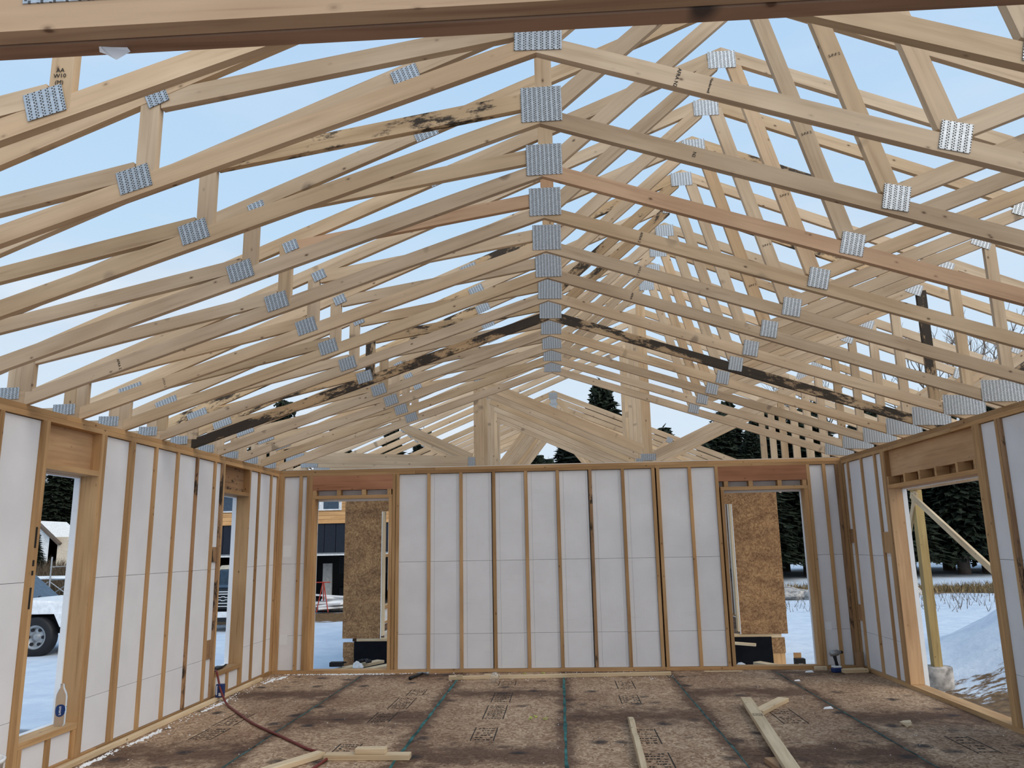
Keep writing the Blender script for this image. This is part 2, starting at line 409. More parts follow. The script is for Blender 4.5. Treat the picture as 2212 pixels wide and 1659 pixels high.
for (x, y, w_, l_, k) in ((2.02, 8.55, .16, .34, 6), (1.98, 7.98, .18, .55, 9), (1.93, 7.35, .18, .42, 6), (1.90, 6.25, .17, .30, 5), (.60, 7.3, .18, .5, 7), (.62, 6.75, .18, .4, 6),
                          (2.93, 9.05, .18, .28, 4), (2.93, 8.25, .18, .5, 8), (2.92, 7.55, .18, .6, 9), (2.90, 6.7, .18, .45, 6), (4.2, 8.9, .18, .5, 6), (4.18, 8.1, .18, .4, 5),
                          (4.18, 6.6, .18, .5, 7), (4.18, 5.9, .2, .4, 6), (5.45, 7.3, .2, .6, 8), (6.5, 6.3, .16, .5, 6)):
    stamp(x, y, w_, l_, k)

# ================================================================ ROOM: walls
def wall_x(nm, x_in, sgn, intervals, openings, y0, y1, seams, dark=()):
    """wall along y. intervals: stud faces (a,b); sgn -1 wall body lies at x<x_in, +1 at x>x_in"""
    wl = structure(nm)
    X = lambda d: x_in+sgn*d
    def bd(n_, d0, d1, a, b, z0, z1, mat): return board(n_, (min(X(d0), X(d1)), a, z0), (max(X(d0), X(d1)), b, z1), mat, wl)
    n = 4; L = (y1-y0)
    for zlo, zhi, off in ((H-.076, H-.0385, .0), (H-.0375, H, .4)):
        cuts = [y0]+[y0+L*(k+off)/n for k in range(1, n)]+[y1]
        for a, b in zip(cuts, cuts[1:]): bd('top_plate', 0, .14, a+.001, b-.001, zlo, zhi, STUD)
    segs = [(y0, y1)]
    for a, b in zip([y0]+[y0+L*k/3 for k in (1, 2)], [y0+L*k/3 for k in (1, 2)]+[y1]): bd('bottom_plate', 0, .14, a+.001, b-.001, 0, .038, STUD)
    def inop(a, b):
        for o in openings:
            if a < o[1]-.01 and b > o[0]+.01: return o
    for i, (a, b) in enumerate(intervals):
        bd('stud', 0, .14, a+.0005, b-.0005, .038, ZT, STUDD if i in dark else STUD)
    iv = sorted(intervals); ends = [(y0-1, y0)]+iv+[(y1, y1+1)]
    for (a0, a1), (b0, b1) in zip(ends, ends[1:]):
        if b0-a1 < .02 or inop(a1, b0): continue
        zs = [.04]+list(seams)+[ZT-.004]
        for za, zb in zip(zs, zs[1:]): bd('foam_panel', IN, .139, a1+.002, b0-.002, za+.0015, zb-.0015, FOAM)
    # foam sheathing outside, cut round the openings
    es = [y0-.14]
    for o in sorted(openings):
        bd('foam_sheathing', .141, .186, es[-1], o[0]+.012, -.25, H+.02, FOAMW)
        bd('foam_sheathing', .141, .186, o[0]+.012, o[1]-.012, o[3]-.015, H+.02, FOAMW)
        if o[2] > 0: bd('foam_sheathing', .141, .186, o[0]+.012, o[1]-.012, -.25, o[2]+.0, FOAMW)
        es.append(o[1]-.012)
    bd('foam_sheathing', .141, .186, es[-1], y1+.14, -.25, H+.02, FOAMW)
    return wl, bd
# ---- left wall
LI = [(y, y+.038) for y in (-.4, .0, .42, .83, 1.23, 1.64, 2.05, 2.45, 2.86, 3.27, 3.67, 4.08, 4.44, 4.75)] + [
      (5.175, 5.213), (5.213, 5.251), (5.884, 5.922), (5.922, 5.96), (6.312, 6.35), (6.35, 6.388), (6.728, 6.766), (7.134, 7.172), (7.539, 7.577),
      (7.947, 7.985), (8.124, 8.162), (8.162, 8.2), (8.882, 8.92), (9.173, 9.211), (9.57, 9.608), (9.80, 9.84)]
WL, bdl = wall_x('wall_left', 0, -1, LI, [(5.251, 5.884, .275, 2.062), (8.2, 8.882, .262, 2.087)], -1.2, D, (.42, 1.295), dark=(22, 24))
def rough_window(n_, y0, y1, sill, head, htop, crip, mid_mat=LVL):
    wn = structure(n_)
    board('sill', (-.14, y0, sill-.042), (0, y1, sill), STUD, wn)
    board('head_plate', (-.14, y0, head), (0, y1, head+.04), STUD, wn)
    board('header', (-.139, y0, head+.042), (-.075, y1, ZT-.001), mid_mat, wn)
    for a in crip: board('cripple', (-.14, a, .039), (0, a+.038, sill-.043), STUD, wn)
    for a, b in zip([y0]+[c+.038 for c in crip], crip+[y1]):
        if b-a > .03: board('foam_panel', (-.139, a+.002, .04), (-IN, b-.002, sill-.045), FOAM, wn)
    return wn
W1 = rough_window('window_1', 5.251, 5.884, .274, 2.062, 0, [5.255, 5.555, 5.842])
W2 = rough_window('window_2', 8.2, 8.882, .262, 2.087, 0, [8.203, 8.525, 8.84], STUDD)
# black spray marks on the stud left of the first window
for z0, z1 in ((1.52, 1.60), (1.60, 1.66), (1.40, 1.44), (1.34, 1.37), (1.12, 1.26)):
    board('spray_mark', (.0, 5.205, z0), (.0012, 5.225, z1), INK, WL)
# exposed notch blocks in the foam
board('notch_block', (-.02, 7.99, 1.37), (-.003, 8.12, 1.52), STUDD, WL); board('notch_block', (-.02, 7.99, .42), (-.003, 8.12, .60), STUDD, WL)
# ---- right wall
RI = [(9.80, 9.84), (9.631, 9.669), (9.201, 9.239), (8.81, 8.848), (8.619, 8.657), (8.581, 8.619), (8.543, 8.581), (6.688, 6.726), (6.65, 6.688), (6.612, 6.65),
      (6.339, 6.377), (6.296, 6.334)] + [(y, y+.038) for y in (5.9, 5.5, 5.1, 4.7, 4.3, 3.9, 3.5, 3.1, 2.7, 2.3, 1.9, 1.5, 1.1, .7, .3, -.1, -.5)]
RI = sorted(RI)
WR, bdr = wall_x('wall_right', W, 1, RI, [(6.726, 8.543, -1, 2.0)], -1.2, D, (.43, 1.30), dark=(17,))
D3 = structure('door_3')
board('header', (W+.05, 6.726, 2.122), (W+.139, 8.543, ZT-.001), LVL, D3)
board('head_plate', (W, 6.726, 1.995), (W+.14, 8.543, 2.033), STUD, D3)
for a in (6.73, 7.035, 7.43, 7.765, 8.10, 8.50): board('cripple', (W+.0, a, 2.034), (W+.12, a+.038, 2.121), STUD, D3)
board('backing_board', (W+.125, 6.85, 2.034), (W+.139, 8.543, 2.121), OSBW, D3)
board('jamb_board', (W+.001, 8.530, .04), (W+.139, 8.5425, 1.994), LVL, D3)
board('notch_block', (W+.003, 9.673, 1.44), (W+.02, 9.795, 1.60), STUDD, WR); board('notch_block', (W+.003, 9.673, .55), (W+.02, 9.795, .73), STUDD, WR)
board('notch_block', (W+.003, 8.66, 1.33), (W+.02, 8.808, 1.55), STUD, WR)
# ---- back wall
WB = structure('wall_back')
def bb(n_, x0, x1, z0, z1, mat, d0=0, d1=.14, par=None): return board(n_, (x0, D+d0, z0), (x1, D+d1, z1), mat, par or WB)
for zlo, zhi, cuts in ((H-.076, H-.0385, (0, 1.75, 4.757, W)), (H-.0375, H, (0, 2.0, 5.4, W))):
    for a, b in zip(cuts, cuts[1:]): bb('top_plate', a+.001, b-.001, zlo, zhi, STUD)
for a, b in zip((0, 1.9, 4.757), (1.9, 4.757, W)): bb('bottom_plate', a+.001, b-.001, 0, .038, STUD)
BI = [(0.002, .026), (.028, .066), (.262, .30), (.359, .397), (.397, .434), (1.462, 1.50), (1.507, 1.545), (1.903, 1.941), (2.309, 2.347), (2.722, 2.76), (3.126, 3.164),
      (3.524, 3.562), (3.930, 3.968), (4.335, 4.373), (4.712, 4.75), (4.770, 4.808), (5.160, 5.198), (5.488, 5.526), (6.60, 6.638), (6.793, 6.831), (6.945, 6.983), (6.984, 7.02)]
for i, (a, b) in enumerate(BI): bb('stud', a, b, .038, ZT, STUDD if i in (12, 20) else STUD)
ops = [(.434, 1.462), (5.526, 6.60)]
for (a0, a1), (b0, b1) in zip(BI, BI[1:]):
    if b0-a1 < .02 or any(a1 < o[1]-.01 and b0 > o[0]+.01 for o in ops): continue
    zs = [.04, .445, 1.305, ZT-.004]
    g = .012 if abs(b0-2.722) < .01 or abs(b0-3.93) < .01 else .002
    for za, zb in zip(zs, zs[1:]): bb('foam_panel', a1+.002, b0-g, za+.0015, zb-.0015, FOAM, IN, .139)
zo = ((.0-.14, .462), (1.447, 5.592), (6.545, W+.14))
for a, b in zo: bb('foam_sheathing', a, b, -.25, H+.02, FOAMW, .141, .186)
for a, b in ((.462, 1.447), (5.592, 6.545)): bb('foam_sheathing', a, b, 2.075, H+.02, FOAMW, .141, .186)
def rough_door(n_, x0, x1, tl, tr, crip):
    dn = structure(n_)
    board('header', (x0, D+.0, 2.208), (x1, D+.078, ZT-.001), HEADW, dn)
    board('head_plate', (tl[0], D, 2.10), (tr[1], D+.14, 2.14), STUD, dn)
    board('foam_panel', (tl[0], D+.101, 2.141), (tr[1], D+.139, 2.207), FOAM, dn)
    for c in crip: board('cripple', (c, D, 2.141), (c+.05, D+.10, 2.207), STUD, dn)
    board('trimmer', (tl[0], D+.0, .039), (tl[1], D+.14, 2.099), STUD, dn); board('trimmer', (tr[0], D+.0, .039), (tr[1], D+.14, 2.099), STUD, dn)
    return dn
DR1 = rough_door('door_1', .435, 1.461, (.435, .472), (1.417, 1.457), (.437, .75, 1.07, 1.395))
DR2 = rough_door('door_2', 5.527, 6.599, (.0+5.544, 5.582), (6.554, 6.597), (5.59, 5.89, 6.24, 6.54))
# faint pencil layout lines on the foam
for i in range(7, 14):
    x = BI[i][1]
    for dx in (.05, .33): bb('pencil_line', x+dx, x+dx+.0015, .05, ZT-.01, GREYM, IN-.001, IN)
# notches carved in the corner foam
bb('foam_notch', .075, .185, 1.39, 1.53, FOAMW, IN-.0015, IN); bb('foam_notch', .075, .175, .34, .46, FOAMW, IN-.0015, IN); bb('foam_notch', 6.655, 6.73, .44, .53, FOAMW, IN-.0015, IN)

# ================================================================ ROOF TRUSSES
S = .6096
def TY(k): return 3.1713+S*k
TH = .038
SL = (3.650-2.467)/3.511
def web(p0, p1, wd=.089, c0='sq', c1='sq'):
    (x0, z0), (x1, z1) = p0, p1; L = math.hypot(x1-x0, z1-z0); ux, uz = (x1-x0)/L, (z1-z0)/L; px, pz = -uz*wd/2, ux*wd/2
    P0 = [(x0+px, z0+pz), (x0-px, z0-pz)]; P1 = [(x1-px, z1-pz), (x1+px, z1+pz)]
    if c0 == 'pt': P0 = [(x0+px+ux*.06, z0+pz+uz*.06), (x0, z0), (x0-px+ux*.06, z0-pz+uz*.06)]
    if c1 == 'pt': P1 = [(x1-px-ux*.06, z1-pz-uz*.06), (x1, z1), (x1+px-ux*.06, z1+pz-uz*.06)]
    return P0+P1, math.atan2(uz, ux)
PK = (4.78, 4.87); TS = 5/12
def tz(x): return PK[1]-TS*abs(x-PK[0])           # top edge of the top chord
CV = .097                                         # vertical depth of a top chord
def chord_top(x0, x1):
    return [(x0, tz(x0)), (x1, tz(x1)), (x1, tz(x1)-CV), (x0, tz(x0)-CV)], (math.atan(TS) if x1 <= PK[0] else -math.atan(TS))
A = []                                            # (part name, polygon, grain angle)
def add(L_, n_, pa): L_.append((n_, pa[0], pa[1]))
add(A, 'top_chord', chord_top(-.75, 2.80)); add(A, 'top_chord', chord_top(2.80, PK[0])); add(A, 'top_chord', chord_top(PK[0], 7.05)); add(A, 'top_chord', chord_top(7.05, 9.75))
A.append(('bottom_chord', [(-.02, H), (.0, H), (3.511, 3.650), (3.511, 3.744), (-.02, H+.088)], math.atan(SL)))
A.append(('bottom_chord', [(W+.10, H), (W, H), (3.511, 3.650), (3.511, 3.744), (W+.10, H+.058)], -math.atan(SL)))
add(A, 'heel_post', web((-.015, H+.088), (-.015, tz(-.015)-CV))); add(A, 'heel_post', web((-.105, H+.09), (-.105, tz(-.105)-CV)))
A.append(('outrigger', [(-.60, H), (-.021, H), (-.021, H+.088), (-.60, H+.088)], 0))
add(A, 'web', web((.02, 2.786), (1.69, 3.163), .084)); add(A, 'web', web((1.735, 3.10), (1.735, 3.53), .089))
add(A, 'web', web((1.78, 3.512), (3.44, 3.785), .089)); add(A, 'web', web((3.535, 3.72), (3.535, tz(3.535)-CV)))
add(A, 'web', web((3.60, 3.765), (4.72, 4.74), .089)); add(A, 'web', web((4.85, 4.76), (5.275, 3.14), .094, 'sq', 'pt'))
add(A, 'web', web((5.30, 3.178), (7.02, 3.815), .089)); add(A, 'web', web((7.09, H+.06), (7.09, tz(7.09)-CV)))
add(A, 'web', web((7.16, 2.62), (8.26, 3.33), .089)); A.append(('soffit_chord', [(7.14, H-.10), (9.10, H-.10), (9.10, H-.011), (7.14, H-.011)], 0))
PA = [(3.525, 3.762, .215, .20, 0), (1.685, 3.122, .15, .112, 17), (1.770, 3.522, .10, .075, 24), (2.80, 3.975, .145, .09, 23), (4.78, 4.775, .19, .13, 0),
      (5.285, 3.145, .13, .135, -13), (7.03, 3.83, .15, .11, -23), (7.035, 2.585, .35, .17, -2), (-.14, 2.545, .17, .08, 0), (.02, 2.805, .20, .075, 20), (8.27, 3.345, .13, .12, -22)]
B = []
add(B, 'top_chord', chord_top(-.75, 2.60)); add(B, 'top_chord', chord_top(2.60, PK[0])); add(B, 'top_chord', chord_top(PK[0], 7.05)); add(B, 'top_chord', chord_top(7.05, 9.75))
B.append(('bottom_chord', [(-.1, 2.64), (2.42, 2.535), (2.42, 2.665), (-.1, 2.795)], -.045)); B.append(('bottom_chord', [(2.42, H), (W+.14, H), (W+.14, H+.075), (2.42, H+.075)], 0))
add(B, 'web', web((-.10, H+.0), (-.10, tz(-.1)-CV))); add(B, 'web', web((2.495, H+.075), (2.495, tz(2.495)-CV), .13)); add(B, 'web', web((4.755, H+.075), (4.755, 4.76), .12))
add(B, 'web', web((2.57, 3.66), (4.69, 2.70), .135)); add(B, 'web', web((4.83, 2.62), (7.0, 3.62), .10)); add(B, 'web', web((7.07, H+.075), (7.07, tz(7.07)-CV), .10))
add(B, 'web', web((1.22, 3.23), (2.40, 2.67), .07)) 
PB = [(2.395, 2.595, .095, .12, 0), (2.50, 3.76, .12, .15, -30), (4.755, 2.60, .20, .09, 0), (7.05, 3.75, .15, .11, -23), (1.22, 3.24, .07, .07, -25), (-.02, 2.70, .25, .12, 0)]
P2 = (3.511, 4.24)
def tz2(x): return P2[1]-TS*abs(x-P2[0])
Cc = []
for x0, x1, s in ((-.75, 3.511, 1), (3.511, 7.77, -1)):
    Cc.append(('top_chord', [(x0, tz2(x0)), (x1, tz2(x1)), (x1, tz2(x1)-CV), (x0, tz2(x0)-CV)], s*math.atan(TS)))
Cc.append(('bottom_chord', [(-.1, H), (W+.1, H), (W+.1, H+.089), (-.1, H+.089)], 0))
for s in (-1, 1):
    add(Cc, 'web', web((3.511+s*.05, 4.10), (3.511+s*1.30, H+.06), .089, 'pt')); add(Cc, 'web', web((3.511+s*1.36, H+.06), (3.511+s*2.05, tz2(3.511+2.05)-CV+.01), .089))
PC = [(3.511, 4.13, .15, .13, 0), (1.46, 3.27, .11, .10, 23), (5.56, 3.27, .11, .10, -23), (2.18, 2.53, .15, .11, 0), (4.84, 2.53, .15, .11, 0)]
TMESH = {}
def build_truss(key, members, plates, y, label, group, name, mats=None, dy=0):
    t = thing(name, (0, y+dy, H), label, 'roof truss', group)
    for i, (n_, poly, ang) in enumerate(members):
        mat = (mats or {}).get(i, TR if (i*7+int(y*10)) % 5 else TR2)
        k = (key, i)
        if k not in TMESH: TMESH[k] = prism(poly, ang, -TH/2, TH/2, 'truss_member')
        me, (ox, oz) = TMESH[k]
        link(n_, matmesh(me, mat), None, t, (ox, random.uniform(-.002, .002), oz-H), (random.uniform(-.004, .004), -ang, 0))
    for (x, z, w_, h_, a) in plates:
        link('connector_plate', matmesh(boxmesh(round(w_, 3), .0022, round(h_, 3)), GALV), None, t, (x+random.uniform(-.006, .006), -TH/2-.0035, z-H+random.uniform(-.005, .005)), (0, -math.radians(a+random.uniform(-2, 2)), 0))
    return t
ORD = ['first', 'second', 'third', 'fourth', 'fifth', 'sixth', 'seventh', 'eighth', 'ninth', 'tenth', 'eleventh', 'twelfth', 'thirteenth', 'fourteenth', 'fifteenth', 'sixteenth', 'seventeenth', 'eighteenth', 'nineteenth', 'twentieth', 'twenty-first', 'twenty-second']
TRUSS = {}
for k in range(-1, 12):
    mats = {}
    if k == 7: mats = {4: MOLD, 5: MOLD, 0: HALF, 9: HALF, 10: MOLD, 12: MOLD, 2: HALF, 11: HALF, 13: HALF, 16: MOLD}
    if k == 6: mats = {1: HALF, 13: HALF, 17: MOLD}
    if k == 8: mats = {0: HALF, 9: TR2}
    if k == 1: mats = {11: HALF}
    if k == 3: mats = {11: REDW, 12: REDW}
    if k == 2: mats = {5: REDW, 12: TR2}
    if k == 5: mats = {2: HALF}
    if k == 7: lab = 'vaulted roof truss blackened by mold stains, ninth behind the doubled overhead beam'
    elif k == -1: lab = 'vaulted timber roof truss nearest the doubled overhead beam, handwriting on its upright'
    elif k == 3: lab = 'vaulted timber truss with a reddish web, fifth behind the doubled overhead beam'
    elif k == 11: lab = 'pale vaulted timber truss directly above the back wall, last of the vaulted ones'
    else: lab = 'pale vaulted timber roof truss, %s behind the doubled overhead beam' % ORD[k+1]
    TRUSS[k] = build_truss('A', A, PA, TY(k), lab, 'vaulted scissor trusses over the room', 'roof_truss', mats, random.uniform(-.006, .006))
for k in range(12, 18):
    lab = 'pale timber truss with upright and long diagonal, %s behind the back wall' % ORD[k-12]
    build_truss('B', B, PB, TY(k)+.01, lab, 'flat trusses beyond the back wall', 'roof_truss')
for k in range(8):
    lab = 'small gable truss over the far framed wing, %s from its open front' % ORD[k]
    build_truss('C', Cc, PC, 14.05+S*k, lab, 'gable trusses over the far wing', 'roof_truss')
# handwriting and stamps on the near timber
tm = TRUSS[-1]
for s_, z_ in (('AA', 3.257), ('W10', 3.234), ('(M)', 3.207)):
    text('handwriting', s_, .024, INK, tm, (1.730, -TH/2-.0015, z_-H), (PI/2, 0, 0))
for k, s_, x_ in ((0, 'AFRA N2', 4.13), (0, 'Vanderwell', 4.27), (1, 'N2', 4.3), (2, 'AFRA', 4.05), (3, 'AFRA 2', 4.15), (4, 'AFRA 2', 4.2), (5, 'AFRA', 4.2), (3, 'AFRA 2', .62), (4, 'AFRA 2', .62)):
    zc = (3.697-SL*abs(x_-3.511))
    sg = -1 if x_ > 3.5 else 1
    text('lumber_stamp', s_, .024 if len(s_) < 9 else .0165, INK, TRUSS[k], (x_, -TH/2-.0015, zc-H), (PI/2, PI/2-sg*math.atan(SL), 0))
for k in range(0, 6):
    text('lumber_stamp', 'S-P-F 2', .022, INK, TRUSS[k], (5.03+.03*k, -TH/2-.0015, 4.07-.11*k-H), (PI/2, math.radians(-15), 0))

# ---- doubled beam over the viewer
gb = thing('overhead_beam', (3.5, 1.33, H), 'doubled dark timber beam crossing close overhead at the top', 'beam')
board('ply', (-4.1, -.045, 0), (4.1, -.0065, .19), BEAM, gb); board('ply', (-4.1, -.0025, -.004), (4.1, .036, .186), BEAM2, gb)
board('connector_plate', (-.96, -.0475, .058), (-.72, -.045, .18), GALV, gb)
v = [(0, 0, 0), (.05, .004, .002), (.06, .012, -.012), (.035, .008, -.032), (.018, 0, -.024), (.0, .006, -.014), (.03, .02, .004)]
tag(link('plastic_scrap', mesh('plastic_scrap', v, [(0, 1, 2), (0, 2, 3), (0, 3, 4), (0, 4, 5), (0, 6, 1), (1, 6, 2), (2, 6, 3), (5, 6, 0)]), FOAMW, None, (2.665, 1.338, H+.001)), 'small torn plastic scrap hanging under the overhead beam', 'scrap')

# ================================================================ FAR WING (beyond the back wall)
FW_ = 13.52
wg = thing('framed_wing', (0, FW_, -.55), 'unfinished far wing with flake board front seen through both doorways', 'building')
Z0 = .55
def wb(n_, lo, hi, mat): return board(n_, (lo[0], lo[1]-FW_, lo[2]+Z0), (hi[0], hi[1]-FW_, hi[2]+Z0), mat, wg)
wb('front_panel', (-.14, FW_, .005), (.50, FW_+.012, 2.55), OSBW); wb('front_panel', (6.455, FW_, .0), (7.205, FW_+.012, 2.55), OSBW); wb('front_panel', (.50, FW_, 2.10), (6.455, FW_+.012, 2.55), OSBW)
wb('corner_stud', (.505, FW_+.001, .04), (.545, FW_+.14, 2.1), LOOSE); wb('corner_stud', (6.415, FW_+.001, .04), (6.452, FW_+.14, 2.1), LOOSE)
wb('opening_trim', (.502, FW_-.006, .0), (.512, FW_+.02, 2.1), FOAMW); wb('opening_trim', (6.443, FW_-.006, .0), (6.453, FW_+.02, 2.1), FOAMW)
wb('front_sill', (.1, FW_+.01, -.06), (7.1, FW_+.14, .0), LOOSE)
wb('deck', (0, FW_+.14, -.06), (7.02, 19.4, -.005), OSBF)
y = 13.9; i = 0
while y < 19.3:
    wb('stud', (W, y, .04), (W+.14, y+.038, 2.39), STUDD); wb('foam_panel', (W+.02, y+.045, .04), (W+.14, y+.40, 2.39), FOAMW)
    if not 15.8 < y < 18.2:
        wb('stud', (-.14, y, .04), (0, y+.038, 2.39), STUDD); wb('foam_panel', (-.14, y+.045, .04), (-.02, y+.40, 2.39), FOAMW)
    y += .4064
wb('stud', (-.14, 17.0, .6), (0, 17.06, 2.1), FOAMW)
for n_, lo, hi in (('top_plate', (-.14, FW_+.14, 2.39), (0, 19.4, 2.466)), ('top_plate', (W, FW_+.14, 2.39), (W+.14, 19.4, 2.466)), ('bottom_plate', (W, FW_+.14, 0), (W+.14, 19.4, .04)), ('bottom_plate', (-.14, FW_+.14, 0), (0, 19.4, .04)),
                  ('window_rail', (-.14, 15.8, 1.30), (0, 18.25, 1.36)), ('window_rail', (-.14, 15.8, .28), (0, 18.25, .34))): wb(n_, lo, hi, STUD)
wb('foam_panel', (-.14, 15.8, .04), (-.02, 18.25, .28), FOAMW)
for i in range(16): wb('stud', (.2+i*.42, 19.26, 0), (.238+i*.42, 19.4, 2.39), STUD); wb('foam_panel', (.24+i*.42, 19.28, 0), (.615+i*.42, 19.4, 2.39), FOAMW)
wb('top_plate', (-.14, 19.26, 2.39), (7.16, 19.4, 2.466), STUD)
wb('rim_board', (-.13, FW_+.02, -.30), (7.15, FW_+.06, -.062), OSBW)
wb('base_board', (-.12, FW_+.03, -.55), (.06, FW_+.07, -.06), OSBW); wb('base_board', (6.93, FW_+.03, -.55), (7.14, FW_+.07, -.06), CEDAR)
# black moisture wrap, draped
vv = []; ff = []; nx, nz_ = 60, 6
for j in range(nz_+1):
    for i in range(nx+1):
        x = .07+(6.86)*i/nx; z = -.04-.49*j/nz_
        vv.append((x, -.02-.02*math.sin(i*.9+j)*j/nz_-.01*random.random(), z+Z0+(.03*math.sin(i*.7) if j == nz_ else 0)))
for j in range(nz_):
    for i in range(nx): a = j*(nx+1)+i; ff.append((a, a+1, a+nx+2, a+nx+1))
link('foundation_wrap', mesh('wrap', vv, ff, True), WRAP, wg)
tag(board('white_block', (.54, 13.66, .0), (.78, 13.9, .10), WHITE), 'white foam block on the far wing deck beside the left opening', 'block')
tag(stick('scrap_board', (6.25, 13.40, -.12), (6.62, 13.28, -.14), .09, .038, LOOSE, None, (0, 0, 1)), 'short board end sticking out before the black wrap', 'board')

# ================================================================ THINGS ON THE FLOOR
def loose(n_, p0, p1, wd, th, label, mat=LOOSE, side=(0, 0, 1), grp='loose lumber on the floor'):
    o = stick(n_, p0, p1, wd, th, mat, None, side, .003); return tag(o, label, 'board', grp)
loose('long_board', (2.33, 9.325, .02), (4.77, 9.50, .02), .038, .040, 'long narrow board lying on the floor along the back wall', LOOSE)
loose('wood_block', (2.24, 9.34, .02), (2.40, 9.36, .02), .10, .04, 'short wood block at the left end of the long board', LOOSE, grp='wood blocks on the floor')
loose('angled_board', (1.02, 4.66, .021), (1.775, 6.02, .021), .089, .038, 'cut board angling in at the bottom edge beside the hose end')
loose('short_board', (1.82, 5.955, .020), (2.44, 5.955, .020), .089, .038, 'short board lying across the floor with a block on it')
loose('wood_block', (2.045, 5.955, .059), (2.265, 5.955, .059), .075, .038, 'wood block resting on top of the short board', grp='wood blocks on the floor')
# notched board standing on edge
me, (ox, oz) = prism([(0, 0), (2.0, 0), (2.0, .07), (.95, .075), (.72, .05), (.42, .078), (.22, .06), (0, .02)], 0, -.02, .02)
o = link('notched_board', matmesh(me, LOOSE), None, None); a = math.atan2(5.22-7.21, 4.04-4.105)
o.location = (4.105+math.cos(a)*ox, 7.21+math.sin(a)*ox, oz+.0); o.rotation_euler = (0, 0, a); tag(o, 'pale tapered board on edge at the middle of the floor', 'board', 'loose lumber on the floor')
loose('top_board', (5.215, 7.75, .058), (4.93, 5.0, .058), .095, .038, 'long pale board with black stamp lying over a cross piece')
bpy.context.view_layer.update()
tb_ = text('lumber_stamp', 'SC KYLE RI', .017, INK, bpy.data.objects['top_board'], (0, 0, 0), (0, 0, 0))
mm_ = Matrix(((0, -1, 0), (0, 0, 1), (-1, 0, 0))).to_4x4(); mm_.translation = (-.60, .0195, 0); tb_.matrix_local = mm_ @ Matrix.Diagonal((1, 8, 1, 1))
loose('cross_piece', (5.22, 7.35, .0195), (5.60, 7.93, .0195), .10, .038, 'short pointed piece sticking out under the stamped board')
loose('grey_block', (4.94, 5.82, .0195), (4.98, 5.55, .0195), .10, .038, 'weathered grey block tucked under the stamped board', STUDD, grp='wood blocks on the floor')
loose('corner_block', (6.70, 9.55, .021), (6.98, 9.60, .021), .12, .04, 'flat wood block in the right back corner beside the drill', grp='wood blocks on the floor')
loose('wood_block', (6.46, 9.775, .02), (6.60, 9.775, .02), .038, .04, 'small wood block against the wall behind the drill', grp='wood blocks on the floor')
loose('thin_slat', (5.18, 9.71, .006), (5.62, 9.71, .006), .025, .011, 'thin pale slat on the floor before the right doorway')
loose('base_board', (.055, 3.4, .020), (.055, 9.36, .020), .040, .038, 'long pale board lying along the foot of the left wall')
tag(board('corner_offcut', (6.93, 9.70, .04), (6.99, 9.76, .20), STUDD), 'upright offcut leaning in the right back corner', 'board')
# split chunk
v = [(-.035, -.06, 0), (.03, -.055, 0), (.04, .05, 0), (-.03, .06, 0), (-.045, -.05, .045), (.02, -.062, .05), (.05, .045, .055), (-.02, .055, .048), (-.09, .0, .045), (.0, -.075, .02)]
bm = bmesh.new(); [bm.verts.new(Vector(p)*.72) for p in v]; bmesh.ops.convex_hull(bm, input=bm.verts[:]); me = bpy.data.meshes.new('chunk'); bm.to_mesh(me); bm.free()
tag(link('wood_chunk', me, LOOSE, None, (6.30, 6.90, .0)), 'small split wood chunk alone on the right of the floor', 'wood chunk')

# hammer
hm = thing('hammer', (1.85, 9.5, 0), 'black hammer lying on the floor before the left doorway', 'hammer', None, math.atan2(.45, .12))
v, f = tube([(-.19, 0, .022), (-.05, 0, .022), (.15, 0, .024)], [.019, .015, .012], 10); link('handle', mesh('handle', v, f, True), BLACK, hm)
v, f = tube([(.16, -.075, .024), (.16, -.045, .024), (.16, -.04, .024), (.16, .02, .024), (.165, .06, .022), (.18, .095, .016)], [.018, .018, .013, .015, .012, .004], 10); link('head', mesh('head', v, f, True), GREYM, hm)
# clear plastic dome
v, f = lathe([(.0, .09), (.02, .088), (.038, .075), (.047, .05), (.05, .0), (.053, .0), (.053, .004), (.050, .006), (.047, .052), (.036, .078), (.0, .094)], 20)
o = tag(link('plastic_cup', mesh('cup', v, f, True), CLEAR, None, (2.78, 9.14, .045)), 'clear round plastic cup lying against the long board', 'cup'); o.rotation_euler = (math.radians(62), 0, .3)
# wood splinters near the long board
tag(stick('splinter', (2.62, 9.62, .01), (2.80, 9.60, .01), .03, .012, LOOSE, None, (0, 0, 1)), 'pale wood splinter behind the long board', 'splinter')
# yellow twine scraps
def squiggle(x, y, n, r, mat, z=.006, th=.003, s=.035):
    pts = []; a = random.random()*6
    for i in range(n): a += random.uniform(.2, 1.9); x += math.cos(a)*s*.4; y += math.sin(a)*s*.6; pts.append((x, y, z+random.random()*.01))
    return tube(pts, th, 5)
v, f = merged([squiggle(3.24, 7.25, 14, 0, YEL), squiggle(3.38, 7.2, 10, 0, YEL), squiggle(3.28, 7.3, 10, 0, YEL)])
tag(link('twine_scrap', mesh('twine', v, f), YEL, None), 'yellow green twine scrap in the middle of the floor', 'twine')
v, f = merged([squiggle(3.1, 9.66, 12, 0, YEL), squiggle(3.3, 9.68, 12, 0, YEL)])
tag(link('twine_scrap', mesh('twine', v, f), YEL, None), 'thin yellow twine behind the long board at the back wall', 'twine')
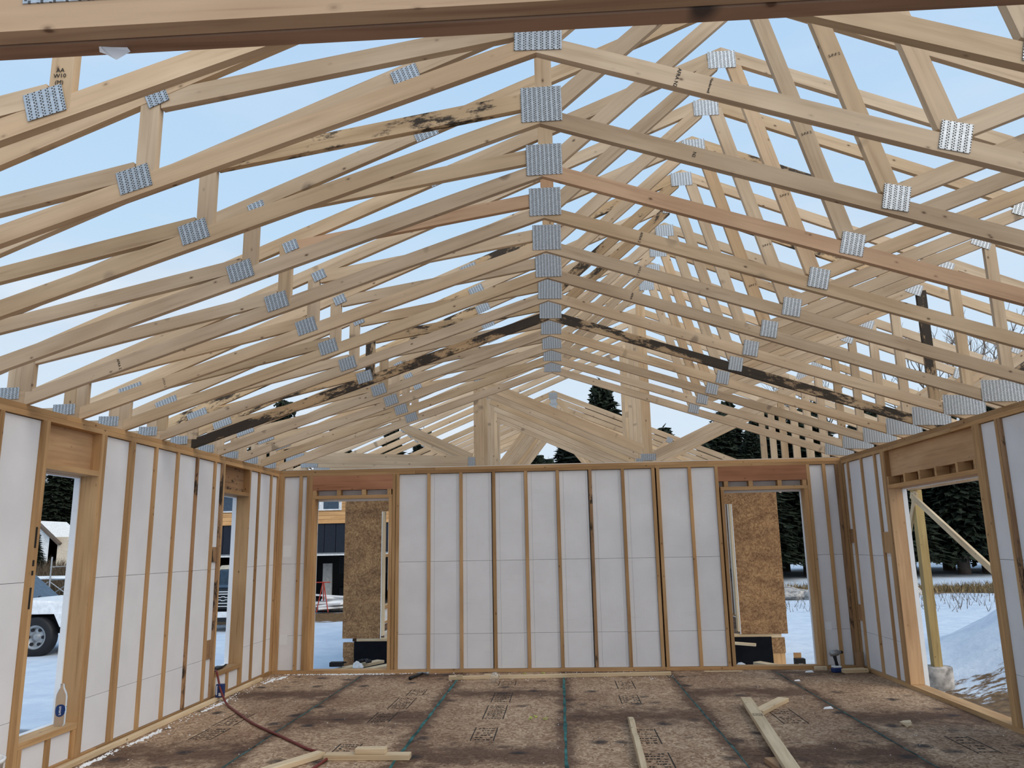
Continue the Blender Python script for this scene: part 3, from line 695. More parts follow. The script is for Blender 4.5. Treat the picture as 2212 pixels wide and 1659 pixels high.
# maroon air hose
hp = [(-.015, 8.235, .276), (.015, 8.215, .278), (.05, 8.17, .24), (.10, 8.13, .13), (.17, 8.06, .05), (.28, 7.90, .012), (.50, 7.58, .012), (.84, 7.10, .012), (1.22, 6.66, .012), (1.48, 6.36, .012), (1.62, 6.20, .012), (1.74, 6.10, .012), (1.84, 6.0, .012), (1.835, 5.8, .012), (1.80, 5.5, .012)]
def smooth(pts, k=5):
    out = []
    P = [Vector(p) for p in pts]
    for i in range(len(P)-1):
        p0, p1, p2, p3 = P[max(i-1, 0)], P[i], P[i+1], P[min(i+2, len(P)-1)]
        for j in range(k):
            t = j/k; out.append(.5*((2*p1)+(-p0+p2)*t+(2*p0-5*p1+4*p2-p3)*t*t+(-p0+3*p1-3*p2+p3)*t**3))
    return out+[P[-1]]
v, f = tube(smooth(hp), .0105, 8); tag(link('air_hose', mesh('hose', v, f, True), HOSE, None), 'maroon air hose running from the second window across the floor', 'hose')
# cordless drill standing on its battery
dr = thing('cordless_drill', (6.655, 9.60, 0), 'black and silver cordless drill standing in the right back corner', 'drill', None, .3)
link('battery', matmesh(boxmesh(.11, .075, .05, .008), BLUEP), None, dr, (0, 0, .026)); link('battery_cap', matmesh(boxmesh(.095, .07, .022, .006), WHITE), None, dr, (0, 0, .062))
v, f = tube([(.01, 0, .07), (.0, 0, .12), (-.012, 0, .18)], [.020, .017, .022], 10); link('handle', mesh('handle', v, f, True), BLACK, dr)
v, f = tube([(-.065, 0, .205), (-.055, 0, .205), (.03, 0, .212), (.035, 0, .212), (.07, 0, .214)], [.022, .033, .033, .024, .018], 14); link('body', mesh('body', v, f, True), GREYM, dr)
v, f = tube([(.07, 0, .214), (.095, 0, .215), (.10, 0, .215)], [.019, .015, .006], 12); link('chuck', mesh('chuck', v, f, True), BLACK, dr)
# bucket
bk = thing('bucket', (-.0+.24, 4.52, 0), 'white bucket with tan contents at the bottom left', 'bucket')
v, f = lathe([(.0, .0), (.125, 0), (.15, .33), (.157, .33), (.16, .352), (.146, .352), (.143, .30)], 32); link('shell', mesh('shell', v, f, True), WHITE, bk)
v, f = lathe([(.0, .315), (.08, .318), (.144, .312)], 32); link('contents', mesh('contents', v, f, True), plain('tan_fill', (.42, .26, .10), .8, var=.15), bk)
# water bottle on first sill
bt = thing('water_bottle', (-.065, 5.775, .274), 'empty clear plastic bottle with blue label on the first window sill', 'bottle')
v, f = lathe([(.0, .004), (.032, 0), (.037, .01), (.037, .07), (.0355, .10), (.037, .13), (.037, .19), (.034, .215), (.022, .245), (.0145, .258), (.0145, .285), (.0, .287)], 24); link('body', mesh('body', v, f, True), CLEAR, bt)
v, f = lathe([(.0375, .085), (.0377, .125)], 24); link('label_band', mesh('band', [p for p in v], f, True), CLEAR, bt)
n = 18; vs_ = []; 
for a_ in range(-6, 7):
    for b_ in range(-6, 7):
        aa = a_/6; b2 = b_/6*math.sqrt(max(0, 1-aa*aa)); ang = math.radians(-62)+aa*1.0; vs_.append((.0384*math.cos(ang), .0384*math.sin(ang), .108+b2*.042))
fs_ = [(i*13+j, (i+1)*13+j, (i+1)*13+j+1, i*13+j+1) for i in range(12) for j in range(12)]
link('blue_label', mesh('label', vs_, fs_, True), BLUEP, bt)
text('bottle_wording', 'smart', .026, WHITE, bt, (.0195, -.0345, .108), (PI/2, PI/2, math.radians(28)), .0002)
# spare: blue can carton below second window
cb = thing('drink_carton', (.015+.075, 8.16, .039), 'small blue printed carton standing at the foot of the wall studs', 'carton')
link('box', matmesh(boxmesh(.075, .06, .125, .004), BLUEP), None, cb, (0, 0, .063)); link('white_panel', matmesh(boxmesh(.026, .002, .03), WHITE), None, cb, (.01, -.031, .03)); link('side_print', matmesh(boxmesh(.008, .002, .09), WHITE), None, cb, (-.024, -.031, .07))
# things on the second sill: speed square, pouch, pliers
sq = thing('speed_square', (-.05, 8.36, .262), 'black triangular speed square lying on the second window sill', 'square')
pts = [(0, -.10, 0), (0, .14, 0), (-.10, .02, 0)]; hole = [(-.02, -.055, 0), (-.02, .095, 0), (-.075, .022, 0)]
vs_ = [(x, y_, z+dz) for dz in (.002, .008) for (x, y_, z) in pts+hole]
fs_ = []
for i in range(3):
    j = (i+1) % 3; fs_ += [(i, j, j+3, i+3), (6+i, i+9, j+9, 6+j), (i, i+6, j+6, j), (i+3, j+3, j+9, i+9)]
link('plate', mesh('sq', vs_, fs_), BLACK, sq); link('fence', matmesh(boxmesh(.01, .24, .02), BLACK), None, sq, (.0, .02, .012))
pl = thing('pliers', (-.07, 8.63, .262), 'black handled pliers resting at the far end of the second sill', 'pliers', None, .2)
for s in (-1, 1):
    v, f = tube([(-.01, s*.02-.12, .012), (.0, s*.025-.05, .016), (0, -s*.002+.02, .02), (0, s*.004+.07, .018)], [.008, .008, .009, .004], 8); link('grip', mesh('grip', v, f, True), BLACK, pl)
tag(stick('sill_offcut', (-.11, 8.26, .275), (-.10, 8.40, .30), .04, .02, LOOSE, None, (0, 0, 1)), 'small wood offcut propped on the second window sill', 'board')
tag(board('tool_pouch', (-.13, 8.42, .263), (-.06, 8.56, .285), BLACK, None, .006), 'flat black tool case lying on the second sill behind the square', 'case')
# foam crumbs (too many to count)
parts = []
def crumb(x, y_, s):
    z = 0; parts.append(([(x-s, y_-s*.7, z), (x+s, y_-s*.6, z), (x+s*.7, y_+s, z), (x-s*.8, y_+s*.7, z), (x+s*.1, y_, z+s*.9)], [(3, 2, 1, 0), (0, 1, 4), (1, 2, 4), (2, 3, 4), (3, 0, 4)]))
for _ in range(240): y_ = random.uniform(5.2, 9.7); crumb(.085+abs(random.gauss(0, .05))*(1 if random.random() < .8 else 4), y_, random.uniform(.002, .008))
for c in ((.16, 9.35, .12), (.14, 7.9, .25), (.12, 6.65, .22), (.11, 5.9, .2), (.22, 9.5, .08)):
    for _ in range(95): crumb(c[0]+abs(random.gauss(0, .02)), c[1]+random.gauss(0, c[2]*.7), random.uniform(.004, .013))
for _ in range(330): crumb(random.gauss(.95, .35), 9.80-abs(random.gauss(0, .03)), random.uniform(.003, .011))
for _ in range(200): crumb(random.uniform(2.2, 4.9), random.uniform(9.2, 9.78), random.uniform(.002, .007))
for _ in range(260): crumb(random.uniform(.2, 6.9), random.uniform(4.8, 9.7), random.uniform(.001, .005))
v, f = merged(parts); tag(link('foam_crumbs', mesh('crumbs', v, f), FOAMW, None, (0, 0, .0)), 'white foam crumbs scattered along the wall bases', 'foam crumbs', None, 'stuff')
for (x, y_, s, lb) in ((6.35, 9.62, .05, 'white foam scrap on the floor left of the drill'), (6.05, 9.05, .035, 'pale foam scrap on the teal chalk line at right'), (5.9, 7.6, .045, 'pale foam sliver on the floor right of the cross piece')):
    vs_ = [(-s, -.3*s, 0), (s, -.2*s, 0), (1.1*s, .35*s, 0), (-.8*s, .4*s, 0), (-.6*s, 0, .3*s), (.6*s, .1*s, .45*s)]
    bm = bmesh.new(); [bm.verts.new(p) for p in vs_]; bmesh.ops.convex_hull(bm, input=bm.verts[:]); me = bpy.data.meshes.new('scrap'); bm.to_mesh(me); bm.free()
    tag(link('foam_scrap', me, FOAMW, None, (x, y_, .0)), lb, 'foam scrap', 'foam scraps on the floor')

# ================================================================ OUTSIDE: ground
G = -.6
def gh(x, y_):
    h = .05*math.sin(x*.35+1)*math.sin(y_*.3)+.03*math.sin(x*1.1+y_*.8)
    h *= min(1, max(0, (abs(x-3.5)-3)/6)) if -2 < y_ < 20 else 1
    h += 2.0*math.exp(-(((x-12.7)/2.15)**2+((y_-13.4)/2.2)**2)) - .17*math.exp(-(((x-9.0)/1.0)**2+((y_-12.0)/1.3)**2))         # snow mound right
    if y_ > 38: h += (y_-38)*.018
    if x < -18: h += min(3, (-18-x)*.045)
    h -= .12*math.exp(-((x-8.5)**2+(y_-8)**2)/9)
    return G+h
nx, ny = 150, 150; vs_ = []; x0, x1, y0, y1 = -70, 70, -12, 100
gx = [x0+3.5+(x1-x0)*(.5+.5*(abs(2*i/nx-1)**1.5)*(1 if 2*i > nx else -1)) for i in range(nx+1)]
gy = [y0+(y1-y0)*(j/ny)**1.25 for j in range(ny+1)]
for j in range(ny+1):
    for i in range(nx+1): vs_.append((gx[i], gy[j], gh(gx[i], gy[j])))
fs_ = [(j*(nx+1)+i, j*(nx+1)+i+1, (j+1)*(nx+1)+i+1, (j+1)*(nx+1)+i) for j in range(ny) for i in range(nx)]
gr = link('ground', mesh('ground', vs_, fs_, True), SNOW); gr['kind'] = 'structure'
fd = structure('foundation'); board('block_wall', (-.12, -1.2, -.75), (7.14, D+.12, -.301), CONC, fd)

# ---- porch on the right
pc = thing('porch_post', (9.0, 12.4, -.36), 'treated porch post with diagonal braces seen through the right wall opening', 'post')
board('post', (-.06, -.06, .0), (.06, .06, 2.56), POST, pc)
stick('brace', (-.11, -.08, 2.48), (-.11, -2.35, 1.30), .089, .038, LOOSE, pc, (1, 0, 0)); stick('brace', (-.05, -.12, 2.52), (-.10, .55, 1.35), .089, .038, LOOSE, pc, (1, 0, 0))
pr = thing('concrete_pier', (9.0, 12.4, G-.3), 'round concrete pier under the porch post', 'pier')
v, f = lathe([(0, -.2), (.205, -.2), (.20, .53), (.19, .54), (0, .54)], 28); link('shaft', mesh('pier', v, f, True), CONC, pr)
bmx = thing('porch_beam', (9.0, 9.0, 2.20), 'built-up timber beam along the porch, resting on the porch post', 'beam')
board('ply', (-.07, -9.0, 0), (-.032, 3.52, .135), LVL, bmx); board('ply', (-.031, -9.0, 0), (.01, 3.50, .135), STUD, bmx)
for i, (x, y_, s) in enumerate(((11.9, 16.0, .20), (11.0, 13.6, .20), (12.2, 13.2, .14), (10.4, 12.4, .12))):
    bm = bmesh.new(); bmesh.ops.create_icosphere(bm, subdivisions=2, radius=s)
    for vv_ in bm.verts: vv_.co += Vector((random.uniform(-1, 1), random.uniform(-1, 1), random.uniform(-1, 1)))*s*.22; vv_.co.z *= .45
    me = bpy.data.meshes.new('clod'); bm.to_mesh(me); bm.free()
    tag(link('earth_clod', me, plain('clod', (.05, .04, .032), .9) if i == 0 else MATS['clod'], None, (x, y_, gh(x, y_)+s*.08)), 'dark earth clod poking through snow %s' % ('on the mound flank', 'just beyond the concrete pier', 'right of the concrete pier', 'near the bare earth by the pier')[i], 'clod', 'clods in the snow right of the house')

# ---- trees
def spruce_mesh(seed, h, r, dens=1.0):
    rnd = random.Random(seed); V = []; Fc = []
    tiers = int(h*3.6)
    for t in range(tiers):
        z = .15*h+(h*.85)*t/tiers; rr = r*(1-(z/h))**.8+.12; nb = int((16+rr*13)*dens)
        for b in range(nb):
            a = 2*PI*(b+rnd.random())/nb; L = rr*rnd.uniform(.7, 1.12); dr_ = -.28*L*rnd.uniform(.5, 1.3); zz = z+rnd.uniform(-.15, .15)
            ca, sa = math.cos(a), math.sin(a); nseg = max(2, int(L/.45))
            for s in range(nseg):
                t0, t1 = s/nseg, (s+1.25)/nseg
                wd = (.12+.14*L*(1-t0)*.5)*rnd.uniform(.5, 1.4)
                p = [(ca*L*t0, sa*L*t0, zz+dr_*t0**1.5), (ca*L*t1, sa*L*t1, zz+dr_*t1**1.5)]
                mx, my = -sa*wd, ca*wd; o = len(V); dz = -rnd.uniform(.05, .22)
                V += [p[0], (p[0][0]*.5+p[1][0]*.5+mx, p[0][1]*.5+p[1][1]*.5+my, p[0][2]+dz), (p[1][0], p[1][1], p[1][2]), (p[0][0]*.5+p[1][0]*.5-mx, p[0][1]*.5+p[1][1]*.5-my, p[0][2]+dz)]
                Fc += [(o, o+1, o+2), (o, o+2, o+3)]
                for q in range(2):
                    o = len(V); bx, by, bz = V[-4+0] if 0 else p[0]
                    j = rnd.uniform(-1, 1)*wd; tx, ty = bx-sa*j+ca*.15, by+ca*j+sa*.15
                    V += [(tx, ty, bz), (tx+rnd.uniform(-.12, .12), ty+rnd.uniform(-.12, .12), bz-rnd.uniform(.15, .4)), (tx+rnd.uniform(-.2, .2), ty+rnd.uniform(-.2, .2), bz-rnd.uniform(.0, .1))]
                    Fc += [(o, o+1, o+2)]
    # leader shoots
    for k in range(16):
        a = rnd.random()*2*PI; z = h*rnd.uniform(.86, 1.0); L = rnd.uniform(.1, .35); o = len(V)
        V += [(0, 0, z-.1), (math.cos(a)*L, math.sin(a)*L, z+.22), (.04, .04, z-.05)]; Fc += [(o, o+1, o+2)]
    return mesh('spruce', V, Fc)
SPM = [spruce_mesh(1, 10, 2.5), spruce_mesh(2, 10, 2.9), spruce_mesh(3, 10, 2.2)]
v, f = tube([(0, 0, -.3), (0, 0, 3), (0, 0, 9)], [.30, .24, .05], 8); TRM = mesh('trunk', v, f, True)
PROTO = {}
def spruce(x, y_, h, mi, label, grp):
    t = thing('spruce_tree', (x, y_, gh(x, y_)), label, 'tree', grp, random.random()*6); s = h/10
    t.scale = (s*random.uniform(1.1, 1.4), s*random.uniform(1.1, 1.4), s)
    link('foliage', SPM[mi], SPRUCE, t); link('trunk', TRM, BARK, t)
rows = []
GR = 'spruces standing beyond the snowy field'
for i in range(17):
    x = 12.8+i*2.1+random.uniform(-.5, .5); rows.append((x, 45+random.uniform(-1.5, 1.5), random.uniform(8, 9.8)))
for i in range(14): rows.append((14+i*2.6+random.uniform(-.5, .5), 49.5+random.uniform(-1, 1), random.uniform(9, 10.8)))
for x, y_, h in ((5.9, 40, 10.4), (4.2, 42, 8.5), (7.6, 41, 8.2), (9.4, 43, 8.3), (11.3, 42, 7.3), (2.0, 44, 7.2), (3.1, 39, 6.4), (-1, 46, 8.5), (-3.8, 43, 8.6), (-6.5, 47, 9.5), (-9, 44, 9.6), (-11.5, 42, 10.3), (-14, 45, 9.2), (14.2, 43.2, 8.2), (.5, 46, 7.0), (2.4, 48, 7.4), (4.3, 47, 7.1), (6.2, 48, 7.4), (8.2, 47, 7.6), (10.0, 48, 7.3)):
    rows.append((x, y_, h))
for x, y_, h in ((-43.5, 72, 11), (-40.5, 74, 12), (-47, 71, 11), (-38, 77, 12), (-50, 76, 12), (-37, 72, 10), (-45, 79, 13), (-41.5, 81, 13), (-27.2, 45, 3.4), (-34.6, 74, 11), (-53, 72, 11)): rows.append((x, y_, h))
for i, (x, y_, h) in enumerate(rows):
    if i < 17: lb = 'dark spruce in the front row facing the right wall opening, %s from its left end' % ORD[i]
    elif i < 31: lb = 'taller dark spruce in the second row to the right, %s from its left end' % ORD[i-17]
    elif i == 31: lb = 'pointed spruce whose tip shows between the roof trusses near the ridge'
    elif i < 51: lb = 'dark spruce seen between roof trusses behind the far wing, %s from the left' % ORD[sum(1 for q in rows[32:51] if q[0] < x)]
    else: lb = 'dark hillside spruce beyond the first window, %s from the left' % ORD[sum(1 for q in rows[51:] if q[0] < x)]
    spruce(x, y_, h, i % 3, lb, GR)
def bare(seed, h, spread, r0):
    rnd = random.Random(seed); parts_ = []
    def grow(p, d, L, r, lev):
        q = p+d*L*.5+Vector((rnd.uniform(-1, 1), rnd.uniform(-1, 1), 0))*L*.06; e = p+d*L
        parts_.append(tube([p, q, e], [r, r*.85, r*.62], 4 if lev > 1 else 6))
        if lev >= 6: return
        for _ in range(3 if lev in (1, 2, 4) else 2):
            nd = (d+Vector((rnd.uniform(-1, 1), rnd.uniform(-1, 1), rnd.uniform(-.15, .6)))*spread).normalized()
            grow(e if rnd.random() < .6 else q+(e-q)*rnd.random(), nd, L*rnd.uniform(.62, .82), r*.62, lev+1)
    grow(Vector((0, 0, -.3)), Vector((.03, 0, 1)), h*.27, r0, 0)
    v_, f_ = merged(parts_); return mesh('bare', v_, f_)
BARE = [bare(11, 10, .62, .13), bare(12, 10, .7, .12)]
for i, (x, y_, s, lb) in enumerate(((31, 60, 2.6, 'bare branching tree behind the right roof trusses'), (35, 62, 2.4, 'bare tree standing right of the first bare tree'), (27.6, 63, 2.1, 'smaller bare tree left of the large bare tree'),
                                    (-27, 38, .9, 'bare grey tree on the hillside through the first window'), (-30, 41, 1.0, 'second bare tree on the hillside through the first window'), (-9.5, 39, 1.0, 'bare tree behind the garage left of the far wing'), (-33, 44, 1.1, 'third bare tree high on the hillside'))):
    o = link('bare_tree', BARE[i % 2], BARK, None, (x, y_, gh(x, y_)), (0, 0, i*1.3)); o.scale = (s, s, s); tag(o, lb, 'tree', 'bare trees around the site')
# brush and grass masses
def cards(n, fx, hmin, hmax, wd, lean=.3):
    V = []; Fc = []
    for _ in range(n):
        x, y_ = fx(); z = gh(x, y_)-.05; h = random.uniform(hmin, hmax); a = random.random()*PI; lx, ly = random.gauss(0, lean)*h, random.gauss(0, lean)*h; o = len(V)
        V += [(x-math.cos(a)*wd, y_-math.sin(a)*wd, z), (x+math.cos(a)*wd, y_+math.sin(a)*wd, z), (x+lx, y_+ly, z+h)]; Fc.append((o, o+1, o+2))
    return mesh('cards', V, Fc)
tag(link('dry_grass', cards(9000, lambda: (random.uniform(9, 40), random.gauss(34.3, 1.0)), .12, .42, .03), GRASS), 'strip of dry brown grass in front of the spruces', 'grass', None, 'stuff')
tag(link('hillside_brush', cards(26000, lambda: (random.uniform(-48, -11), random.uniform(33, 50)), .4, 1.5, .05, .35), BRUSH), 'brown leafless brush covering the hillside left', 'brush', None, 'stuff')
tag(link('weed_stalks', cards(900, lambda: (random.uniform(10, 24), random.uniform(24, 31)), .15, .5, .012, .4), BRUSH), 'thin weed stalks poking through the field snow', 'weeds', None, 'stuff')
for i, (x, y_, s, lb) in enumerate(((12.0, 30.6, .7, 'snow capped rock left of the grass strip'), (12.9, 30.2, .6, 'rough snow dusted stone pile through the right doorway'), (16.6, 31.5, .55, 'flat snow topped stone in the grass through the right opening'))):
    bm = bmesh.new(); bmesh.ops.create_icosphere(bm, subdivisions=2, radius=s)
    for vv_ in bm.verts: vv_.co *= random.uniform(.8, 1.2); vv_.co.z *= .5
    me = bpy.data.meshes.new('rock'); bm.to_mesh(me); bm.free(); tag(link('rock', me, CONC, None, (x, y_, gh(x, y_)+.1)), lb, 'rock', 'rocks at the field edge')

# ---- garage with cedar upper storey
ga = thing('garage', (-5, 28, G), 'dark garage with open bay and cedar clad upper part seen through left doorway', 'building')
def g_(n_, lo, hi, mat): return board(n_, (lo[0]+5, lo[1]-28, lo[2]-G), (hi[0]+5, hi[1]-28, hi[2]-G), mat, ga)
g_('side_wall', (-12.2, 28, G), (-12.0, 36, 3.8), NAVY); g_('side_wall', (2.0, 28, G), (2.2, 36, 3.8), NAVY); g_('rear_wall', (-12, 35.8, G), (2, 36, 3.8), NAVY)
g_('slab', (-12, 27.6, G), (2, 35.8, G+.10), CONC)
x = -12.2
while x < 2.15: g_('siding_panel', (x+.01, 27.95, 1.36), (x+.40, 28.05, 2.37), NAVY); x += .41
g_('front_wall', (-12.2, 28.05, 1.36), (2.2, 28.15, 2.37), NAVY); g_('front_wall', (-12.2, 28, G), (-8.8, 28.1, 1.36), NAVY); g_('front_wall', (-1.5, 28, G), (2.2, 28.1, 1.36), NAVY)
g_('door_rail', (-8.8, 27.9, 1.26), (-1.5, 28.06, 1.31), WHITE); g_('door_rail', (-8.8, 27.9, 1.32), (-1.5, 28.02, 1.355), GREYM)
z = 2.38
while z < 3.75:
    g_('cedar_plank', (-12.25, 27.90, z), (2.25, 27.99, z+.135), CEDAR); z += .142
for a in (-5.30, -8.3):
    wf = g_('window_frame', (a-.35, 27.86, 2.84), (a+1.10, 27.90, 3.55), WHITE)
    for b0 in (a-.27, a+.45): board('pane', (0, 0, 0), (.55, .01, .6), GLASSD, ga).location = (b0+.275+5, -.147, 3.19-G)
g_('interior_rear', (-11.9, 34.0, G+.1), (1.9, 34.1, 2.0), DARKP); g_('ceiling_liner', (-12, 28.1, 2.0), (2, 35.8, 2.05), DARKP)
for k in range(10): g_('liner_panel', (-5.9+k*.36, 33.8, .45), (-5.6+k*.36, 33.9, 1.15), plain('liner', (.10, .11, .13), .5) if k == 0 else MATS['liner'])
rv = [(-7.6, -.6, 4.4), (7.6, -.6, 4.4), (7.6, 8.6, 4.4), (-7.6, 8.6, 4.4), (-7.6, 4, 5.2), (7.6, 4, 5.2)]
link('roof', mesh('roof', rv, [(0, 1, 5, 4), (4, 5, 2, 3), (0, 3, 2, 1), (0, 4, 3), (1, 2, 5)]), NAVY, ga)
tag(board('white_door_slab', (-5.45, 30, G+.1), (-5.1, 30.1, .95), ROOFG), 'pale door slab standing inside the open garage bay', 'door slab')
o = tag(board('red_tarp', (-4.75, 30.6, .0), (-4.2, 31.2, .55), RED, None, .12), 'dark red bundle stacked inside the garage bay', 'bundle')
tag(board('storage_shelf', (-5.2, 31.3, G+.1), (-3.6, 31.9, .02), DARKP, None, .03), 'dark shelf unit inside the garage bay below the red bundle', 'shelf')
# red folding stand
ts = thing('folding_stand', (-4.55, 27.0, G), 'red folding work stand in front of the garage bay', 'stand')
for a, b in (((-.18, 0, 0), (.02, 0, 1.0)), ((.22, .0, 0), (.04, 0, 1.0)), ((-.05, .35, 0), (.03, .05, 1.0))): v, f = tube([a, b], .018, 6); link('leg', mesh('leg', v, f), RED, ts)
v, f = tube([(-.16, 0, .35), (.18, 0, .35)], .012, 6); link('crossbar', mesh('bar', v, f), GREYM, ts)
v, f = tube([(-.22, 0, .98), (.26, 0, .98)], .02, 6); link('top_bar', mesh('bar', v, f), RED, ts)
# white foam offcut pile
for k in range(7):
    o = board('foam_sheet', (-.6, -.25, -.03), (.6, .25, .03), FOAMW); o.location = (-4.2+random.uniform(-.25, .25), 27.5+random.uniform(-.1, .1), G+.14+.06*k); o.rotation_euler = (random.uniform(-.12, .12), random.uniform(-.10, .10), random.uniform(-.5, .5))
    tag(o, 'white foam offcut in the pile before the garage bay, %s from the bottom' % ORD[k], 'foam sheet', 'foam offcuts piled before the garage')

# ---- white pickup truck
def wheel(par, x, y_, r, z, rimmat=GREYM):
    v_, f_ = lathe([(r*.62, -.11), (r*.93, -.12), (r, -.08), (r, .08), (r*.93, .12), (r*.62, .11)], 28); t = link('tire', mesh('tire', v_, f_, True), BLACK, par, (x, y_, z), (PI/2, 0, 0))
    v_, f_ = lathe([(0, .05), (r*.15, .06), (r*.2, .03), (r*.45, .02), (r*.5, .08), (r*.63, .10), (r*.63, -.1), (0, -.1)], 28); link('rim', mesh('rim', v_, f_, True), rimmat, t)
    hv, hf = lathe([(0, .012), (r*.085, .012), (r*.085, -.02)], 10); hm_ = MC.setdefault(('hole', r), mesh('hole', hv, hf))
    for k in range(6):
        a_ = k*PI/3; link('rim_hole', hm_, BLACK, t, (math.cos(a_)*r*.40, math.sin(a_)*r*.40, .055))
tk = thing('pickup_truck', (-7.36, 17.25, G), 'white pickup truck parked outside the first window', 'truck')
def tp(n_, pts, y0, y1, mt): me, (ox, oz) = prism(pts, 0, y0, y1); link(n_, matmesh(me, mt), None, tk, (ox, 0, oz))
tp('fender', [(-.62, .86), (.80, .86), (.82, 1.0), (.66, 1.07), (-.62, 1.10)], -.93, .93, WHITE); tp('hood', [(-.62, 1.10), (.66, 1.071), (.60, 1.10), (-.62, 1.15)], -.80, .80, WHITE)
tp('front_fender', [(.50, .60), (.80, .60), (.82, .859), (.36, .859)], -.93, .93, WHITE)
tp('door_side', [(-2.75, .42), (-.60, .42), (-.48, .859), (-.621, 1.12), (-2.75, 1.12)], -.93, .93, WHITE); tp('cab_glass', [(-2.6, 1.121), (-.66, 1.121), (-1.40, 1.70), (-2.5, 1.70)], -.80, .80, GLASSD)
tp('roof', [(-2.5, 1.701), (-1.40, 1.701), (-1.50, 1.78), (-2.4, 1.78)], -.80, .80, WHITE); tp('cargo_bed', [(-4.5, .60), (-2.76, .60), (-2.76, 1.10), (-4.5, 1.10)], -.93, .93, WHITE)
link('bumper', matmesh(boxmesh(.34, 1.9, .30, .03), BLACK), None, tk, (.80, 0, .56)); link('headlight', matmesh(boxmesh(.14, .26, .24, .02), AMBER), None, tk, (.76, -.81, .86)); link('headlight', matmesh(boxmesh(.14, .26, .24, .02), AMBER), None, tk, (.76, .81, .86))
link('underbody', matmesh(boxmesh(4.9, 1.35, .34, .02), BLACK), None, tk, (-1.9, 0, .62))
for x in (0, -3.25): wheel(tk, x, -.86, .40, .40); wheel(tk, x, .84, .40, .40)
for z_ in (0, 1): v, f = tube([(-.70, -.5+z_*.6, 1.16), (-.8, -.1+z_*.6, 1.17)], .012, 6); link('wiper', mesh('wiper', v, f), BLACK, tk)
# ---- black pickup behind second window
sv = thing('black_truck', (-5.62, 21.4, G), 'black truck facing the house outside the second window', 'truck')
link('body', matmesh(boxmesh(1.95, 1.6, .62, .08), DARKP), None, sv, (0, .8, .78)); link('cab', matmesh(boxmesh(1.75, 1.8, .62, .12), plain('cab_tan', (.42, .38, .30), .4)), None, sv, (0, 2.4, 1.36)); link('windshield', matmesh(boxmesh(1.5, .06, .46, .04), GLASSD), None, sv, (0, 1.5, 1.33))
link('hood', matmesh(boxmesh(1.8, 1.3, .10, .04), GLASSD), None, sv, (0, .7, 1.12)); link('bumper', matmesh(boxmesh(1.95, .25, .26, .04), DARKP), None, sv, (0, -.08, .36)); link('license_plate', matmesh(boxmesh(.42, .02, .15, .004), WHITE), None, sv, (.08, -.215, .42)); link('plate_red_strip', matmesh(boxmesh(.08, .004, .12), RED), None, sv, (-.10, -.228, .42))
for z_ in (.62, .70, .94, 1.0): link('grille_bar', matmesh(boxmesh(1.3, .03, .02), WHITE), None, sv, (0, -.01, z_))
e = [(-.17, 0, -.03), (-.06, 0, -.03), (-.04, 0, -.05), (.04, 0, -.05), (.06, 0, -.03), (.17, 0, -.03), (.15, 0, .03), (.06, 0, .03), (.04, 0, .05), (-.04, 0, .05), (-.06, 0, .03), (-.15, 0, .03)]
v, f = tube([Vector(p) for p in e+[e[0]]], .01, 5); link('emblem', mesh('emblem', v, f), WHITE, sv, (.04, -.03, .82))
for x in (-.8, .8): wheel(sv, x, .55, .38, .38)
# ---- scaffold with snow on its plank
sf = thing('scaffold', (-12.2, 24, G), 'metal scaffold frame with snowy plank outside the first window', 'scaffold')
for x in (-1.6, -.0, 1.5):
    for yy in (0, 1.3): v, f = tube([(x, yy, 0), (x, yy, 2.0)], .024, 6); link('upright', mesh('upright', v, f), GREYM, sf)
    for z_ in (.5, 1.3, 1.7): v, f = tube([(x, 0, z_), (x, 1.3, z_)], .018, 6); link('rung', mesh('rung', v, f), GREYM, sf)
for x in (-1.6, 0):
    for a, b in ((.25, 1.25), (1.25, .25)):
        v, f = tube([(x, 0, a), (x+1.55, 0, b)], .014, 5); link('cross_brace', mesh('brace', v, f), GREYM, sf); v, f = tube([(x, 1.3, a), (x+1.55, 1.3, b)], .014, 5); link('cross_brace', mesh('brace', v, f), GREYM, sf)
link('snowy_plank', matmesh(boxmesh(3.4, 1.2, .07, .02), WHITE), None, sf, (-.1, .65, 1.36))
# ---- white house on the hill
hs = thing('white_house', (-37.5, 60, gh(-37.5, 60)), 'small white house with tan wall on the hillside', 'house')
zb = 1.2-gh(-37.5, 60)
me, (ox, oz) = prism([(-2, zb-3), (2.0, zb-3), (2.0, zb+1.2), (0, zb+2.9), (-2, zb+1.2)], 0, 0, 4); link('wall', matmesh(me, ROOFG), None, hs, (ox, 0, oz)); link('side_wall', matmesh(boxmesh(1.8, 3, 3.6), TAN), None, hs, (2.2, 1.5, zb-.2))
stick('roof_edge', (0, -.2, zb+3.0), (2.3, -.2, zb+1.05), .18, .4, BARK, hs); stick('roof_edge', (0, -.2, zb+3.0), (-2.3, -.2, zb+1.05), .18, .4, BARK, hs)
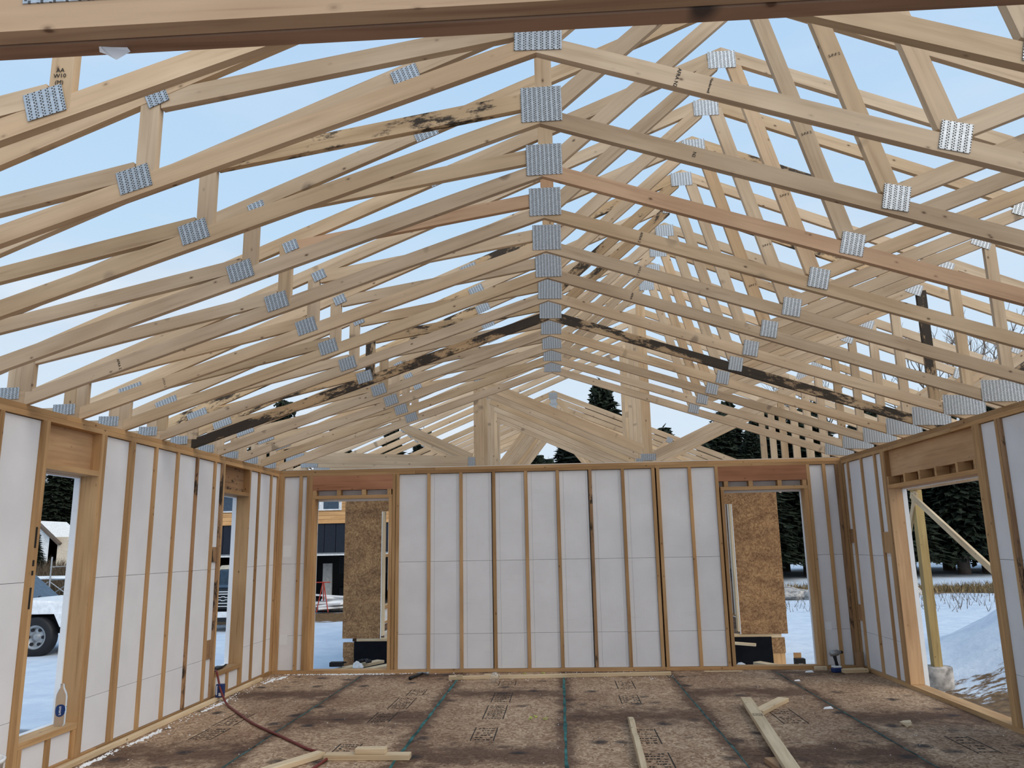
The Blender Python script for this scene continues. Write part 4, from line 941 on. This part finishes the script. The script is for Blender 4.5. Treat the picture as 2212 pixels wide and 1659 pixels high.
# ---- lumber and boxes between the house and the wing
for i, (a, b, lb) in enumerate((((.35, 10.6, -.12), (.95, 11.6, -.10), 'pale board lying outside the left doorway'), ((.55, 10.5, -.14), (1.3, 11.5, -.11), 'second pale board beside the one outside the left doorway'), ((6.2, 11.5, -.16), (6.9, 10.5, -.18), 'pale board lying outside the right doorway'), ((6.0, 11.2, -.20), (6.6, 10.35, -.2), 'grey board below the right doorway threshold'))):
    tag(stick('outdoor_board', a, b, .14, .038, LOOSE, None, (0, 0, 1)), lb, 'board', 'boards laid outside the doorways')
tag(board('trestle', (.2, 10.9, -.58), (1.35, 11.1, -.14), STUDD), 'timber crib holding the boards outside the left doorway', 'crib'); tag(board('trestle', (5.9, 10.9, -.58), (7.0, 11.1, -.20), STUDD), 'timber crib holding the boards outside the right doorway', 'crib')
tb = thing('tool_case', (.48, 11.0, -.08), 'black tool case outside the left doorway', 'case'); link('body', matmesh(boxmesh(.18, .10, .06, .008), BLACK), None, tb, (0, 0, .03)); link('handle', matmesh(boxmesh(.06, .02, .02), BLACK), None, tb, (.10, 0, .05))
nb = thing('nail_box', (6.67, 11.1, -.16), 'black and brown nail box outside the right doorway', 'box'); link('box', matmesh(boxmesh(.13, .10, .11, .004), BLACK), None, nb, (0, 0, .055)); link('open_flap', matmesh(boxmesh(.10, .004, .07), CEDAR), None, nb, (-.01, .045, .14)); link('white_logo', matmesh(boxmesh(.06, .002, .015), WHITE), None, nb, (0, -.052, .04))
v, f = merged([squiggle(.75+i*.04, 11.3, 10, 0, BLACK, -.05, .015, .08) for i in range(3)]); tag(link('black_cable', mesh('cable', v, f, True), BLACK), 'tangled black cable on boards outside the left doorway', 'cable')
for i, (x, y_, lb) in enumerate(((.86, 10.7, 'crumpled white plastic by the left doorway threshold'), (5.72, 10.2, 'crumpled white plastic by the right doorway threshold'))):
    bm = bmesh.new(); bmesh.ops.create_icosphere(bm, subdivisions=2, radius=.07)
    for vv_ in bm.verts: vv_.co *= random.uniform(.6, 1.3)
    me = bpy.data.meshes.new('crumple'); bm.to_mesh(me); bm.free(); tag(link('plastic_clump', me, FOAMW, None, (x, y_, -.05)), lb, 'plastic', 'white plastic by the thresholds')
# planks lying in the snow outside the first window
tag(stick('snow_pipe', (-3.6, 9.6, G+.05), (-2.2, 9.3, G+.05), .05, .05, GREYM), 'dark pipe lying in the snow below the first window', 'pipe')
tag(stick('snow_branch', (-3.0, 8.9, G+.06), (-2.4, 8.7, G+.06), .07, .06, TAN), 'pale stick lying in the snow below the first window', 'stick')
